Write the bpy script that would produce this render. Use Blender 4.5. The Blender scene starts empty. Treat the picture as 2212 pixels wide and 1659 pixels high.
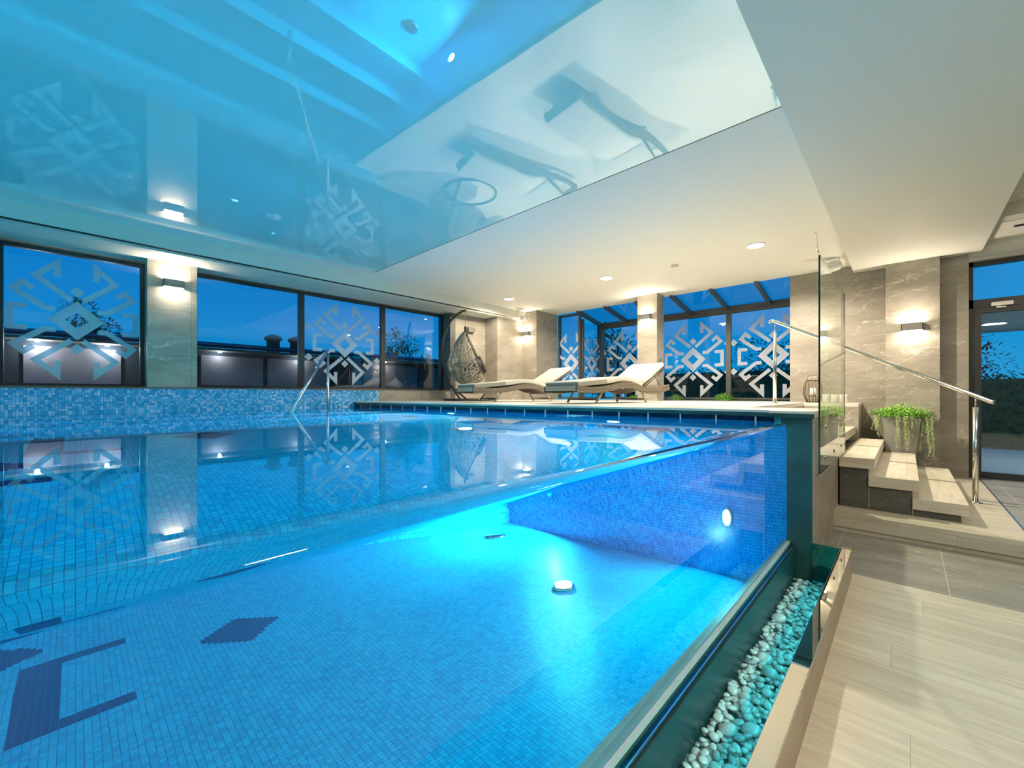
import bpy, bmesh, math, random
from mathutils import Vector, Matrix

sc = bpy.context.scene
COL = sc.collection
R = math.radians
E = 1.28                                   # eye height over the lower floor

# ------------------------------------------------------------------ camera
cam_d = bpy.data.cameras.new('camera')
cam = bpy.data.objects.new('camera', cam_d)
COL.objects.link(cam)
cam.location = (0, 0, E)
cam.rotation_euler = (R(90), 0, R(43.53))
cam_d.sensor_width = 36
cam_d.lens = 36 * 897 / 2212
cam_d.shift_y = (852 - 829.5) / 2212
cam_d.clip_start = 0.02
cam_d.clip_end = 300
sc.camera = cam

# ------------------------------------------------------------------ world (dusk sky)
w = bpy.data.worlds.new('dusk')
sc.world = w
w.use_nodes = True
nt = w.node_tree
bg = nt.nodes['Background']
tc = nt.nodes.new('ShaderNodeTexCoord')
sep = nt.nodes.new('ShaderNodeSeparateXYZ')
nt.links.new(tc.outputs['Generated'], sep.inputs[0])
def skyramp(sock, stops):
    rm_ = nt.nodes.new('ShaderNodeValToRGB')
    nt.links.new(sock, rm_.inputs[0])
    el_ = rm_.color_ramp.elements
    el_[0].position, el_[0].color = stops[0][0], (*stops[0][1], 1)
    el_[1].position, el_[1].color = stops[-1][0], (*stops[-1][1], 1)
    for p_, c_ in stops[1:-1]:
        el_.new(p_).color = (*c_, 1)
    return rm_.outputs[0]
east = skyramp(sep.outputs['Z'], [(0.0, (0.012, 0.25, 0.40)), (0.16, (0.001, 0.16, 0.36)), (0.7, (0.0, 0.07, 0.24))])
west = skyramp(sep.outputs['Z'], [(0.0, (0.02, 0.30, 0.44)), (0.16, (0.0, 0.27, 0.46)), (0.7, (0.0, 0.13, 0.34))])
azi = skyramp(sep.outputs['X'], [(0.0, (0, 0, 0)), (0.25, (1, 1, 1))])
smix = nt.nodes.new('ShaderNodeMix')
smix.data_type = 'RGBA'
nt.links.new(azi, smix.inputs['Factor'])
nt.links.new(east, smix.inputs['A'])
nt.links.new(west, smix.inputs['B'])
nt.links.new(smix.outputs['Result'], bg.inputs[0])
bg.inputs[1].default_value = 1.0

# ------------------------------------------------------------------ exposure, light paths
sc.view_settings.view_transform = 'Standard'
sc.view_settings.look = 'None'
sc.view_settings.gamma = 1
sc.view_settings.use_curve_mapping = False
sc.view_settings.exposure = 0.85
cy = sc.cycles
cy.max_bounces = 14
cy.diffuse_bounces = 4
cy.glossy_bounces = 6
cy.transmission_bounces = 10
cy.transparent_max_bounces = 12
cy.sample_clamp_indirect = 6
cy.sample_clamp_direct = 0
cy.caustics_refractive = True
cy.caustics_reflective = False
cy.blur_glossy = 0.3

WARM = (1.0, 0.86, 0.66)
POOLC = (0.06, 0.95, 1.0)


def lamp(name, kind, loc, power, color=WARM, rot=(0, 0, 0), size=0.1, size_y=None, spot=None, blend=0.6, parent=None, shape=None):
    d = bpy.data.lights.new(name, kind)
    d.energy = power
    d.color = color
    if kind == 'AREA':
        d.shape = shape or ('RECTANGLE' if size_y else 'DISK')
        d.size = size
        if size_y:
            d.size_y = size_y
    else:
        d.shadow_soft_size = size
    if kind == 'SPOT':
        d.spot_size = R(spot)
        d.spot_blend = blend
    o = bpy.data.objects.new(name, d)
    COL.objects.link(o)
    o.location = loc
    o.rotation_euler = rot
    if parent:
        o.parent = parent
    return o


# added fill lights at the entrance ceiling, behind and beside the camera, no fittings
for (x, y, p) in ((1.9, 1.2, 58), (1.9, 5.0, 20), (1.9, -2.4, 70), (-0.0, -3.0, 20)):
    lamp('ceiling_area_light', 'AREA', (x, y, E + (2.1 if x > 1 else 1.84)), p, WARM, size=0.5)

# ------------------------------------------------------------------ node helpers
def newmat(name):
    m = bpy.data.materials.new(name)
    m.use_nodes = True
    return m, m.node_tree, m.node_tree.nodes['Principled BSDF']


def plain(name, col, rough=0.5, metal=0.0, spec=0.5, coat=0.0, emit=None, estr=0.0, noise=0.0, nscale=20.0, bump=0.0):
    m, t, b = newmat(name)
    b.inputs['Base Color'].default_value = (*col, 1)
    b.inputs['Roughness'].default_value = rough
    b.inputs['Metallic'].default_value = metal
    b.inputs['Specular IOR Level'].default_value = spec
    b.inputs['Coat Weight'].default_value = coat
    if emit:
        b.inputs['Emission Color'].default_value = (*emit, 1)
        b.inputs['Emission Strength'].default_value = estr
    if noise or bump:
        g = t.nodes.new('ShaderNodeTexCoord')
        n = t.nodes.new('ShaderNodeTexNoise')
        n.inputs['Scale'].default_value = nscale
        n.inputs['Detail'].default_value = 5
        t.links.new(g.outputs['Object'], n.inputs['Vector'])
        if noise:
            mx = t.nodes.new('ShaderNodeMix')
            mx.data_type = 'RGBA'
            mx.inputs['A'].default_value = (*[c * (1 - noise) for c in col], 1)
            mx.inputs['B'].default_value = (*[min(1, c * (1 + noise)) for c in col], 1)
            t.links.new(n.outputs['Fac'], mx.inputs['Factor'])
            t.links.new(mx.outputs['Result'], b.inputs['Base Color'])
        if bump:
            bp = t.nodes.new('ShaderNodeBump')
            bp.inputs['Strength'].default_value = bump
            bp.inputs['Distance'].default_value = 0.01
            t.links.new(n.outputs['Fac'], bp.inputs['Height'])
            t.links.new(bp.outputs['Normal'], b.inputs['Normal'])
    return m


class N:
    """tiny expression helper over math nodes"""
    def __init__(s, t, sock):
        s.t, s.s = t, sock

    def op(s, o, *a):
        n = s.t.nodes.new('ShaderNodeMath')
        n.operation = o
        for i, v in enumerate((s,) + a):
            if isinstance(v, N):
                s.t.links.new(v.s, n.inputs[i])
            else:
                n.inputs[i].default_value = v
        return N(s.t, n.outputs[0])

    def __add__(s, o): return s.op('ADD', o)
    def __sub__(s, o): return s.op('SUBTRACT', o)
    def __mul__(s, o): return s.op('MULTIPLY', o)
    def __truediv__(s, o): return s.op('DIVIDE', o)
    def lt(s, o): return s.op('LESS_THAN', o)
    def gt(s, o): return s.op('GREATER_THAN', o)
    def abs(s): return s.op('ABSOLUTE')
    def floor(s): return s.op('FLOOR')
    def frac(s): return s.op('FRACT')
    def max(s, o): return s.op('MAXIMUM', o)
    def min(s, o): return s.op('MINIMUM', o)


def pos(t):
    g = t.nodes.new('ShaderNodeNewGeometry')
    sp = t.nodes.new('ShaderNodeSeparateXYZ')
    t.links.new(g.outputs['Position'], sp.inputs[0])
    sn = t.nodes.new('ShaderNodeSeparateXYZ')
    t.links.new(g.outputs['True Normal'], sn.inputs[0])
    return [N(t, sp.outputs[i]) for i in range(3)], [N(t, sn.outputs[i]).abs() for i in range(3)]


def comb(t, *a):
    c = t.nodes.new('ShaderNodeCombineXYZ')
    for i, v in enumerate(a):
        if isinstance(v, N):
            t.links.new(v.s, c.inputs[i])
        else:
            c.inputs[i].default_value = v
    return c.outputs[0]


def noise(t, vec, scale, detail=4, rough=0.5, dist=0.0):
    n = t.nodes.new('ShaderNodeTexNoise')
    n.inputs['Scale'].default_value = scale
    n.inputs['Detail'].default_value = detail
    n.inputs['Roughness'].default_value = rough
    n.inputs['Distortion'].default_value = dist
    t.links.new(vec, n.inputs['Vector'])
    return N(t, n.outputs['Fac'])


def white(t, vec):
    n = t.nodes.new('ShaderNodeTexWhiteNoise')
    n.noise_dimensions = '3D'
    t.links.new(vec, n.inputs['Vector'])
    return N(t, n.outputs['Value'])


def ramp(t, fac, stops, interp='LINEAR'):
    r = t.nodes.new('ShaderNodeValToRGB')
    r.color_ramp.interpolation = interp
    el = r.color_ramp.elements
    el[0].position, el[0].color = stops[0][0], (*stops[0][1], 1)
    el[1].position, el[1].color = stops[-1][0], (*stops[-1][1], 1)
    for p, c in stops[1:-1]:
        x = el.new(p)
        x.color = (*c, 1)
    t.links.new(fac.s, r.inputs[0])
    return r.outputs[0]


def mixc(t, fac, a, b):
    mx = t.nodes.new('ShaderNodeMix')
    mx.data_type = 'RGBA'
    for k, v in (('A', a), ('B', b)):
        if isinstance(v, tuple):
            mx.inputs[k].default_value = (*v, 1)
        else:
            t.links.new(v, mx.inputs[k])
    if isinstance(fac, N):
        t.links.new(fac.s, mx.inputs['Factor'])
    else:
        mx.inputs['Factor'].default_value = fac
    return mx.outputs['Result']


def bumpn(t, h, b, strength=0.3, dist=0.005):
    bp = t.nodes.new('ShaderNodeBump')
    bp.inputs['Strength'].default_value = strength
    bp.inputs['Distance'].default_value = dist
    t.links.new(h.s, bp.inputs['Height'])
    t.links.new(bp.outputs['Normal'], b.inputs['Normal'])


def stone(name, lo, hi, vein=(0.62, 0.60, 0.53), tw=1.2, th=0.6, rough=0.42, floorlike=False, ox=0.0, oy=0.0, jc=(0.16, 0.15, 0.13), veinamt=0.75):
    m, t, b = newmat(name)
    P, n = pos(t)
    if floorlike:
        u, v = P[0], P[1]
    else:
        u, v = P[0] + P[1], P[2]
    # cloudy body
    body = noise(t, comb(t, u, v * 3.0, P[0] - P[1]), 1.6, 8, 0.6)
    fine = noise(t, comb(t, u * 2.0, v * 30.0, 0.0), 3.0, 4, 0.6)
    body = body * 0.75 + fine * 0.25
    col = ramp(t, body, [(0.30, lo), (0.70, hi)])
    # thin slanting veins
    tv = (v * 1.0) - (u * 0.28)
    if floorlike:
        tv = (v * 0.8) + (u * 0.55)
    wob = noise(t, comb(t, u * 1.1, v * 2.2, 3.0), 1.3, 7, 0.62)
    line = (tv * 4.5 + wob * 3.4).frac() - 0.5
    line2 = (tv * 2.0 - wob * 4.6 + 0.3).frac() - 0.5
    msk = noise(t, comb(t, u, v, 9.0), 1.7, 3)
    thick = (msk - 0.42).max(0.0) * 0.10
    l1 = line.abs().lt(thick)
    l2 = line2.abs().lt(thick * 0.5)
    veinm = l1.max(l2) * veinamt
    col = mixc(t, veinm, col, vein)
    # joints
    jx = ((u + ox) / tw).frac()
    jy = ((v + oy) / th).frac()
    j = jx.lt(0.004 / tw).max(jy.lt(0.004 / th))
    col = mixc(t, j, col, jc)
    t.links.new(col, b.inputs['Base Color'])
    b.inputs['Roughness'].default_value = rough
    bumpn(t, body, b, 0.25, 0.01)
    return m


def wood(name, lo, hi, along='x', pw=0.2, pl=1.2, rough=0.4, vertical=False, knots=True, jc=(0.30, 0.27, 0.21)):
    m, t, b = newmat(name)
    P, n = pos(t)
    a, c = (P[0], P[1]) if along == 'x' else (P[1], P[0])
    tp = n[2].gt(0.7)
    sd_ = (tp * -1.0) + 1.0
    a = a * tp + (P[0] + P[1]) * sd_
    c = c * tp + (P[2] + 0.11) * sd_
    row = (c / pw).floor()
    rnd = white(t, comb(t, row, 7.0, 0.0))
    aa = a + rnd * pl
    colid = (aa / pl).floor()
    prnd = white(t, comb(t, row, colid, 3.0))
    g = noise(t, comb(t, aa * 1.0 + prnd * 9.0, c * 9.0, prnd * 5.0), 1.6, 7, 0.58, 1.1)
    g2 = noise(t, comb(t, aa * 3.0, c * 90.0, 0.0), 2.0, 3, 0.5)
    f = g * 0.72 + g2 * 0.28 + (prnd - 0.5) * 0.16
    col = ramp(t, f, [(0.28, lo), (0.50, tuple((x + y) / 2 for x, y in zip(lo, hi))), (0.66, hi)])
    jy = (c / pw).frac().lt(0.0022 / pw)
    jx = (aa / pl).frac().lt(0.0022 / pl)
    col = mixc(t, jx.max(jy), col, jc)
    t.links.new(col, b.inputs['Base Color'])
    b.inputs['Roughness'].default_value = rough
    bumpn(t, g2, b, 0.10, 0.004)
    return m


def tilemat(name, stops, size=0.0265, grout=(0.03, 0.22, 0.38), gw=0.07, rough=0.18, pattern=False, dark=(0.004, 0.035, 0.17), spec=0.5, groutrow=None):
    m, t, b = newmat(name)
    P, n = pos(t)
    # u,v picked by the face direction
    nz = n[2].gt(0.7)
    nx = n[0].gt(0.7)
    inv = (nz * -1.0) + 1.0
    hor = (nx * -1.0) + 1.0
    u = (P[0] * (nz.max(hor))) + (P[1] * (nx * inv))
    v = (P[1] * nz) + (P[2] * inv)
    iu, iv = (u / size).floor(), (v / size).floor()
    rnd = white(t, comb(t, iu, iv, nx))
    big = noise(t, comb(t, u, v, 0.0), 2.2, 3)
    col = ramp(t, rnd * 0.8 + (big - 0.4) * 0.7, stops)
    if pattern:
        cu = (iu + 0.5) * size
        cv = (iv + 0.5) * size

        def rect(x0, x1, y0, y1):
            return (cu - (x0 + x1) / 2).abs().lt((x1 - x0) / 2) * (cv - (y0 + y1) / 2).abs().lt((y1 - y0) / 2)

        def dia(x, y, rx, ry):
            return (((cu - x) / rx).abs() + ((cv - y) / ry).abs()).lt(1.0)
        msk = rect(-4.66, -3.70, -0.22, -0.05)
        for k in (rect(-4.66, -4.55, -0.22, 0.215), rect(-3.80, -3.69, -0.22, 0.215), dia(-4.15, 0.74, 0.235, 0.225),
                  dia(-4.88, -0.34, 0.18, 0.23), dia(-3.42, -0.34, 0.18, 0.23), 
                  rect(-3.09, -2.99, -0.9, -0.07), dia(-4.15, -1.2, 0.5, 0.5), dia(-4.15, -2.3, 0.24, 0.24)):
            msk = msk.max(k)
        col = mixc(t, msk * nz, col, dark)
    g = (u / size).frac().lt(gw).max((v / size).frac().lt(gw))
    col = mixc(t, g, col, grout)
    t.links.new(col, b.inputs['Base Color'])
    b.inputs['Roughness'].default_value = rough
    b.inputs['Specular IOR Level'].default_value = spec
    return m


# ------------------------------------------------------------------ materials
M = {}
M['stone'] = stone('slate_wall_tile', (0.235, 0.205, 0.165), (0.40, 0.365, 0.31))
M['stone_dark'] = stone('dark_slate_tile', (0.055, 0.055, 0.048), (0.125, 0.120, 0.105), vein=(0.35, 0.34, 0.31), veinamt=0.5)
M['stone_floor'] = stone('grey_slate_floor', (0.17, 0.165, 0.145), (0.33, 0.32, 0.29), floorlike=True, tw=0.62, th=1.24, ox=0.42, oy=-0.14, vein=(0.58, 0.56, 0.50), veinamt=0.55, rough=0.5, jc=(0.55, 0.53, 0.47))
M['wood'] = wood('wood_look_tile', (0.40, 0.355, 0.27), (0.62, 0.58, 0.47), pw=0.24, pl=1.22)
M['wood_kerb'] = wood('brown_wood_look_tile', (0.24, 0.185, 0.13), (0.40, 0.33, 0.25), along='y', pw=0.6, pl=1.22)
M['wood_tread'] = wood('pale_oak_tread', (0.50, 0.44, 0.34), (0.74, 0.69, 0.58), along='y', pw=0.40, pl=3.0)
M['deck'] = wood('pale_deck_plank', (0.54, 0.515, 0.45), (0.68, 0.655, 0.59), pw=0.2, pl=1.2, jc=(0.30, 0.28, 0.24))
M['coping'] = plain('coping_stone', (0.50, 0.48, 0.42), 0.5, noise=0.15, nscale=8)
M['white_ceiling'] = plain('matte_white_plaster', (0.84, 0.82, 0.76), 0.7)
M['plaster'] = plain('soffit_plaster', (0.72, 0.71, 0.65), 0.6)
M['frame'] = plain('anthracite_aluminium', (0.030, 0.032, 0.034), 0.35, 0.3)
M['frame_grey'] = plain('grey_aluminium', (0.13, 0.125, 0.115), 0.4, 0.5)
M['black'] = plain('black_gap', (0.006, 0.006, 0.006), 0.6)
M['steel'] = plain('brushed_steel', (0.78, 0.76, 0.70), 0.16, 1.0)
M['mirror'] = plain('polished_steel', (0.86, 0.84, 0.78), 0.015, 1.0)
M['lamp_metal'] = plain('grey_lamp_metal', (0.22, 0.215, 0.20), 0.4, 0.4)
M['white_plastic'] = plain('white_plastic', (0.78, 0.76, 0.70), 0.35)
M['cushion'] = plain('cream_cushion', (0.50, 0.47, 0.415), 0.85, noise=0.05, nscale=40, bump=0.2)
M['cushion_grey'] = plain('grey_cushion_border', (0.26, 0.245, 0.21), 0.85)
M['dark_cushion'] = plain('charcoal_cushion', (0.06, 0.055, 0.055), 0.9, noise=0.1, bump=0.2)
M['rattan_web'] = plain('pale_rattan_strand', (0.50, 0.45, 0.36), 0.5, noise=0.5, nscale=30)
M['rattan'] = plain('grey_beige_rattan', (0.42, 0.37, 0.29), 0.5, noise=0.35, nscale=90)
M['stand'] = plain('dark_brown_steel', (0.05, 0.042, 0.035), 0.35, 0.2)
M['chain'] = plain('chain_steel', (0.5, 0.48, 0.45), 0.25, 1.0)
M['pot'] = plain('grey_concrete_pot', (0.27, 0.26, 0.235), 0.6, noise=0.08, nscale=12)
M['leaf'] = plain('fresh_green_leaf', (0.24, 0.50, 0.06), 0.5, noise=0.5, nscale=14)
M['leaf_pale'] = plain('pale_green_moss', (0.50, 0.58, 0.30), 0.6, noise=0.3, nscale=14)
M['leaf_dark'] = plain('dark_leaf', (0.05, 0.13, 0.05), 0.55, noise=0.4, nscale=6)
M['bark'] = plain('bark', (0.08, 0.055, 0.035), 0.8)
M['rust'] = plain('rust_leaf', (0.30, 0.12, 0.06), 0.6)
M['candle'] = plain('candle_wax', (0.88, 0.86, 0.78), 0.4)
M['slat'] = plain('dark_wood_slat', (0.13, 0.085, 0.055), 0.5)
M['lens'] = plain('lamp_lens', (1, 1, 1), 0.3, emit=(1.0, 0.90, 0.72), estr=40)
M['lens_soft'] = plain('sconce_diffuser', (1, 1, 1), 0.3, emit=(1.0, 0.88, 0.66), estr=14)
M['pool_lens'] = plain('pool_lamp_lens', (1, 1, 1), 0.3, emit=(0.75, 1.0, 1.0), estr=60)
M['led'] = plain('small_led', (0.2, 0.6, 0.6), 0.3, emit=(0.5, 1.0, 0.9), estr=2)
M['led_teal'] = plain('teal_led', (0.02, 0.2, 0.2), 0.3, emit=(0.02, 0.35, 0.45), estr=0.6)  # glow of the strip added in the pebble channel
M['rock'] = [plain('pale_pebble', (0.46, 0.47, 0.43), 0.14, noise=0.12, nscale=6, coat=0.4),
             plain('grey_pebble', (0.30, 0.32, 0.30), 0.14, noise=0.15, nscale=6, coat=0.4)]
M['pooltile'] = tilemat('blue_pool_mosaic', [(0.0, (0.001, 0.26, 0.58)), (0.45, (0.002, 0.34, 0.68)), (1.0, (0.006, 0.42, 0.76))], pattern=True, gw=0.09, rough=0.3, spec=0.3, grout=(0.001, 0.12, 0.28))
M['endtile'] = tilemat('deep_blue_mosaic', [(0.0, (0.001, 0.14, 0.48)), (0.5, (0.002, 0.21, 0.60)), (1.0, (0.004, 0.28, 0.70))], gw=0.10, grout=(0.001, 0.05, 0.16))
M['mosaic'] = tilemat('pearl_blue_mosaic', [(0.0, (0.010, 0.24, 0.52)), (0.35, (0.03, 0.36, 0.66)), (0.62, (0.16, 0.48, 0.76)), (0.85, (0.48, 0.62, 0.84)), (1.0, (0.80, 0.84, 0.92))], grout=(0.01, 0.10, 0.22), gw=0.09, rough=0.15, spec=0.8)
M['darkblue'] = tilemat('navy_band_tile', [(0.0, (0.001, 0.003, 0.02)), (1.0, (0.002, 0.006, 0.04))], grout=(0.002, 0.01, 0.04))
M['darkteal'] = plain('wet_dark_slate', (0.022, 0.060, 0.055), 0.22, noise=0.5, nscale=5, coat=0.25, bump=0.1)
M['channelwall'] = plain('dark_channel_wall', (0.012, 0.045, 0.045), 0.35, noise=0.3, nscale=4, spec=0.3)
M['galv'] = plain('weathered_fence_board', (0.20, 0.15, 0.17), 0.7, noise=0.35, nscale=2.0)
M['dark_ext'] = plain('dark_exterior', (0.02, 0.02, 0.035), 0.7)
M['eave'] = plain('eave_board', (0.32, 0.27, 0.22), 0.6, noise=0.2)
M['roofm'] = plain('dark_roof_tile', (0.03, 0.025, 0.05), 0.6, noise=0.3)
M['chimney'] = plain('chimney_clay', (0.30, 0.25, 0.22), 0.7, noise=0.2)
M['paving'] = plain('pale_paving', (0.55, 0.54, 0.50), 0.6, noise=0.12, nscale=2)
M['ground'] = plain('garden_ground', (0.03, 0.05, 0.03), 0.9, noise=0.3)


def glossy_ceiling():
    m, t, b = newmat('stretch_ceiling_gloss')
    b.inputs['Base Color'].default_value = (0.42, 0.82, 0.88, 1)  # white sheet; the cyan of the pool light is put into its colour
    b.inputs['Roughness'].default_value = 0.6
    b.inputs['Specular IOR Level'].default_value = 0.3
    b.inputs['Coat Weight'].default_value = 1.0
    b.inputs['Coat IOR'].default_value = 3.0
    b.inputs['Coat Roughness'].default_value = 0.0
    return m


M['stretch'] = glossy_ceiling()


def glass_mat(name, tint, ior=1.5, rough=0.0, refl=(1, 1, 1)):
    m = bpy.data.materials.new(name)
    m.use_nodes = True
    t = m.node_tree
    t.nodes.clear()
    o = t.nodes.new('ShaderNodeOutputMaterial')
    mx = t.nodes.new('ShaderNodeMixShader')
    tr = t.nodes.new('ShaderNodeBsdfTransparent')
    gl = t.nodes.new('ShaderNodeBsdfGlossy')
    fr = t.nodes.new('ShaderNodeFresnel')
    fr.inputs['IOR'].default_value = ior
    tr.inputs[0].default_value = (*tint, 1)
    gl.inputs['Color'].default_value = (*refl, 1)
    gl.inputs['Roughness'].default_value = rough
    ge = t.nodes.new('ShaderNodeNewGeometry')
    front = (N(t, ge.outputs['Backfacing']) * -1.0) + 1.0
    t.links.new((N(t, fr.outputs[0]) * front).s, mx.inputs[0])
    t.links.new(tr.outputs[0], mx.inputs[1])
    t.links.new(gl.outputs[0], mx.inputs[2])
    t.links.new(mx.outputs[0], o.inputs[0])
    return m


M['pane'] = glass_mat('window_glass', (0.66, 0.86, 0.98), 1.9, refl=(0.75, 0.88, 1.0))
M['screen'] = glass_mat('clear_screen_glass', (0.90, 0.96, 0.92), 1.6)
M['screen_edge'] = plain('green_glass_edge', (0.004, 0.022, 0.014), 0.15, spec=0.8)
M['tealglass'] = glass_mat('teal_tinted_glass', (0.12, 0.62, 0.58), 1.6)


def frost():
    m = bpy.data.materials.new('frosted_film')
    m.use_nodes = True
    t = m.node_tree
    t.nodes.clear()
    o = t.nodes.new('ShaderNodeOutputMaterial')
    mx = t.nodes.new('ShaderNodeMixShader')
    tr = t.nodes.new('ShaderNodeBsdfTransparent')
    df = t.nodes.new('ShaderNodeBsdfDiffuse')
    tr.inputs[0].default_value = (0.8, 0.9, 1, 1)
    df.inputs[0].default_value = (0.72, 0.74, 0.78, 1)
    mx.inputs[0].default_value = 0.55
    t.links.new(tr.outputs[0], mx.inputs[1])
    t.links.new(df.outputs[0], mx.inputs[2])
    t.links.new(mx.outputs[0], o.inputs[0])
    return m


M['frost'] = frost()


def water_mat():
    m = bpy.data.materials.new('pool_water')
    m.use_nodes = True
    t = m.node_tree
    t.nodes.clear()
    o = t.nodes.new('ShaderNodeOutputMaterial')
    g = t.nodes.new('ShaderNodeBsdfGlass')
    g.inputs['Color'].default_value = (0.90, 0.985, 1.0, 1)
    g.inputs['Roughness'].default_value = 0.0
    g.inputs['IOR'].default_value = 1.333
    P, n = pos(t)
    # barely moving surface; the film running down the wall has vertical streaks
    top = noise(t, comb(t, P[0], P[1], 0.0), 2.0, 2) * n[2].gt(0.9) * 0.25
    film = noise(t, comb(t, 0.0, P[1] * 60.0, P[2] * 1.2), 1.0, 2) * n[0].gt(0.9) * 0.05
    bp = t.nodes.new('ShaderNodeBump')
    bp.inputs['Strength'].default_value = 1.0
    bp.inputs['Distance'].default_value = 0.0012
    t.links.new((top + film).s, bp.inputs['Height'])
    t.links.new(bp.outputs['Normal'], g.inputs['Normal'])
    t.links.new(g.outputs[0], o.inputs[0])
    return m


M['water'] = water_mat()


def acrylic_mat():
    m = bpy.data.materials.new('acrylic')
    m.use_nodes = True
    t = m.node_tree
    t.nodes.clear()
    o = t.nodes.new('ShaderNodeOutputMaterial')
    g = t.nodes.new('ShaderNodeBsdfGlass')
    g.inputs['Color'].default_value = (0.96, 0.995, 0.99, 1)
    g.inputs['Roughness'].default_value = 0.0
    g.inputs['IOR'].default_value = 1.10          # acrylic against water
    t.links.new(g.outputs[0], o.inputs[0])
    return m


M['acrylic'] = acrylic_mat()

def woven():
    m, t, b = newmat('woven_rattan')
    g = t.nodes.new('ShaderNodeTexCoord')
    sp = t.nodes.new('ShaderNodeSeparateXYZ')
    t.links.new(g.outputs['Object'], sp.inputs[0])
    y_, z_ = N(t, sp.outputs[1]), N(t, sp.outputs[2])
    row = (z_ / 0.021).floor()
    u = (y_ / 0.050 + row * 0.5).frac()
    v = (z_ / 0.021).frac()
    h = ((u - 0.5).abs() * -2.0 + 1.0) * ((v - 0.5).abs() * -2.0 + 1.0)
    col = ramp(t, h, [(0.0, (0.03, 0.022, 0.015)), (0.3, (0.17, 0.135, 0.09)), (1.0, (0.40, 0.34, 0.25))])
    t.links.new(col, b.inputs['Base Color'])
    b.inputs['Roughness'].default_value = 0.5
    bumpn(t, h, b, 0.6, 0.004)
    return m


M['woven'] = woven()

# ------------------------------------------------------------------ mesh helpers
class MB:
    def __init__(s):
        s.v, s.f, s.mi, s.sm = [], [], [], []

    def add(s, vs, fs, mi=0, smooth=False):
        k = len(s.v)
        s.v += [tuple(p) for p in vs]
        s.f += [tuple(i + k for i in f) for f in fs]
        s.mi += [mi] * len(fs)
        s.sm += [smooth] * len(fs)
        return s

    def box(s, a, b, mi=0):
        x0, y0, z0 = a
        x1, y1, z1 = b
        x0, x1 = min(x0, x1), max(x0, x1)
        y0, y1 = min(y0, y1), max(y0, y1)
        z0, z1 = min(z0, z1), max(z0, z1)
        vs = [(x0, y0, z0), (x1, y0, z0), (x1, y1, z0), (x0, y1, z0), (x0, y0, z1), (x1, y0, z1), (x1, y1, z1), (x0, y1, z1)]
        return s.add(vs, [(0, 3, 2, 1), (4, 5, 6, 7), (0, 1, 5, 4), (1, 2, 6, 5), (2, 3, 7, 6), (3, 0, 4, 7)], mi)

    def prism(s, poly, a, b, axis='z', mi=0):
        """poly of 2D points extruded along an axis from a to b"""
        def P(p, h):
            return {'z': (p[0], p[1], h), 'x': (h, p[0], p[1]), 'y': (p[0], h, p[1])}[axis]
        n = len(poly)
        vs = [P(p, a) for p in poly] + [P(p, b) for p in poly]
        fs = [tuple(range(n - 1, -1, -1)), tuple(range(n, 2 * n))] + [(i, (i + 1) % n, n + (i + 1) % n, n + i) for i in range(n)]
        return s.add(vs, fs, mi)

    def tube(s, pts, r, seg=10, mi=0, cap=True, smooth=True, closed=False):
        pts = [Vector(p) for p in pts]
        n = len(pts)
        rs = r if isinstance(r, (list, tuple)) else [r] * n
        up = None
        vs, fs = [], []
        for i, p in enumerate(pts):
            if closed:
                d = pts[(i + 1) % n] - pts[i - 1]
            else:
                d = pts[min(i + 1, n - 1)] - pts[max(i - 1, 0)]
            if d.length < 1e-9:
                d = Vector((0, 0, 1))
            d.normalize()
            if up is None:
                up = Vector((0, 0, 1)) if abs(d.z) < 0.9 else Vector((1, 0, 0))
            a = d.cross(up)
            if a.length < 1e-4:
                a = d.cross(Vector((0, 1, 0)))
            a.normalize()
            b = a.cross(d).normalized()
            up = b
            for k in range(seg):
                th = 2 * math.pi * k / seg
                vs.append(p + (a * math.cos(th) + b * math.sin(th)) * rs[i])
        m = n if closed else n - 1
        for i in range(m):
            j = (i + 1) % n
            for k in range(seg):
                l = (k + 1) % seg
                fs.append((i * seg + k, i * seg + l, j * seg + l, j * seg + k))
        if cap and not closed:
            fs.append(tuple(range(seg - 1, -1, -1)))
            fs.append(tuple(range((n - 1) * seg, n * seg)))
        return s.add(vs, fs, mi, smooth)

    def lathe(s, prof, c=(0, 0, 0), seg=24, mi=0, smooth=True, sx=1, sy=1):
        vs, fs = [], []
        n = len(prof)
        for (r, z) in prof:
            for k in range(seg):
                th = 2 * math.pi * k / seg
                vs.append((c[0] + r * sx * math.cos(th), c[1] + r * sy * math.sin(th), c[2] + z))
        for i in range(n - 1):
            for k in range(seg):
                l = (k + 1) % seg
                fs.append((i * seg + k, i * seg + l, (i + 1) * seg + l, (i + 1) * seg + k))
        fs.append(tuple(range(seg - 1, -1, -1)))
        fs.append(tuple(range((n - 1) * seg, n * seg)))
        return s.add(vs, fs, mi, smooth)

    def build(s, name, mat, parent=None, loc=None, bevel=0.0, rot=None, keep=False):
        me = bpy.data.meshes.new(name)
        me.from_pydata([tuple(p) for p in s.v], [], s.f)
        for m in (mat if isinstance(mat, list) else [mat]):
            me.materials.append(m)
        me.polygons.foreach_set('material_index', s.mi)
        me.polygons.foreach_set('use_smooth', s.sm)
        me.update()
        if not keep:
            bmm = bmesh.new()
            bmm.from_mesh(me)
            bmesh.ops.recalc_face_normals(bmm, faces=bmm.faces)
            bmm.to_mesh(me)
            bmm.free()
        o = bpy.data.objects.new(name, me)
        COL.objects.link(o)
        if parent:
            o.parent = parent
        if loc:
            o.location = loc
        if rot:
            o.rotation_euler = rot
        if bevel:
            md = o.modifiers.new('bevel', 'BEVEL')
            md.width = bevel
            md.segments = 2
            md.limit_method = 'ANGLE'
        return o


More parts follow.
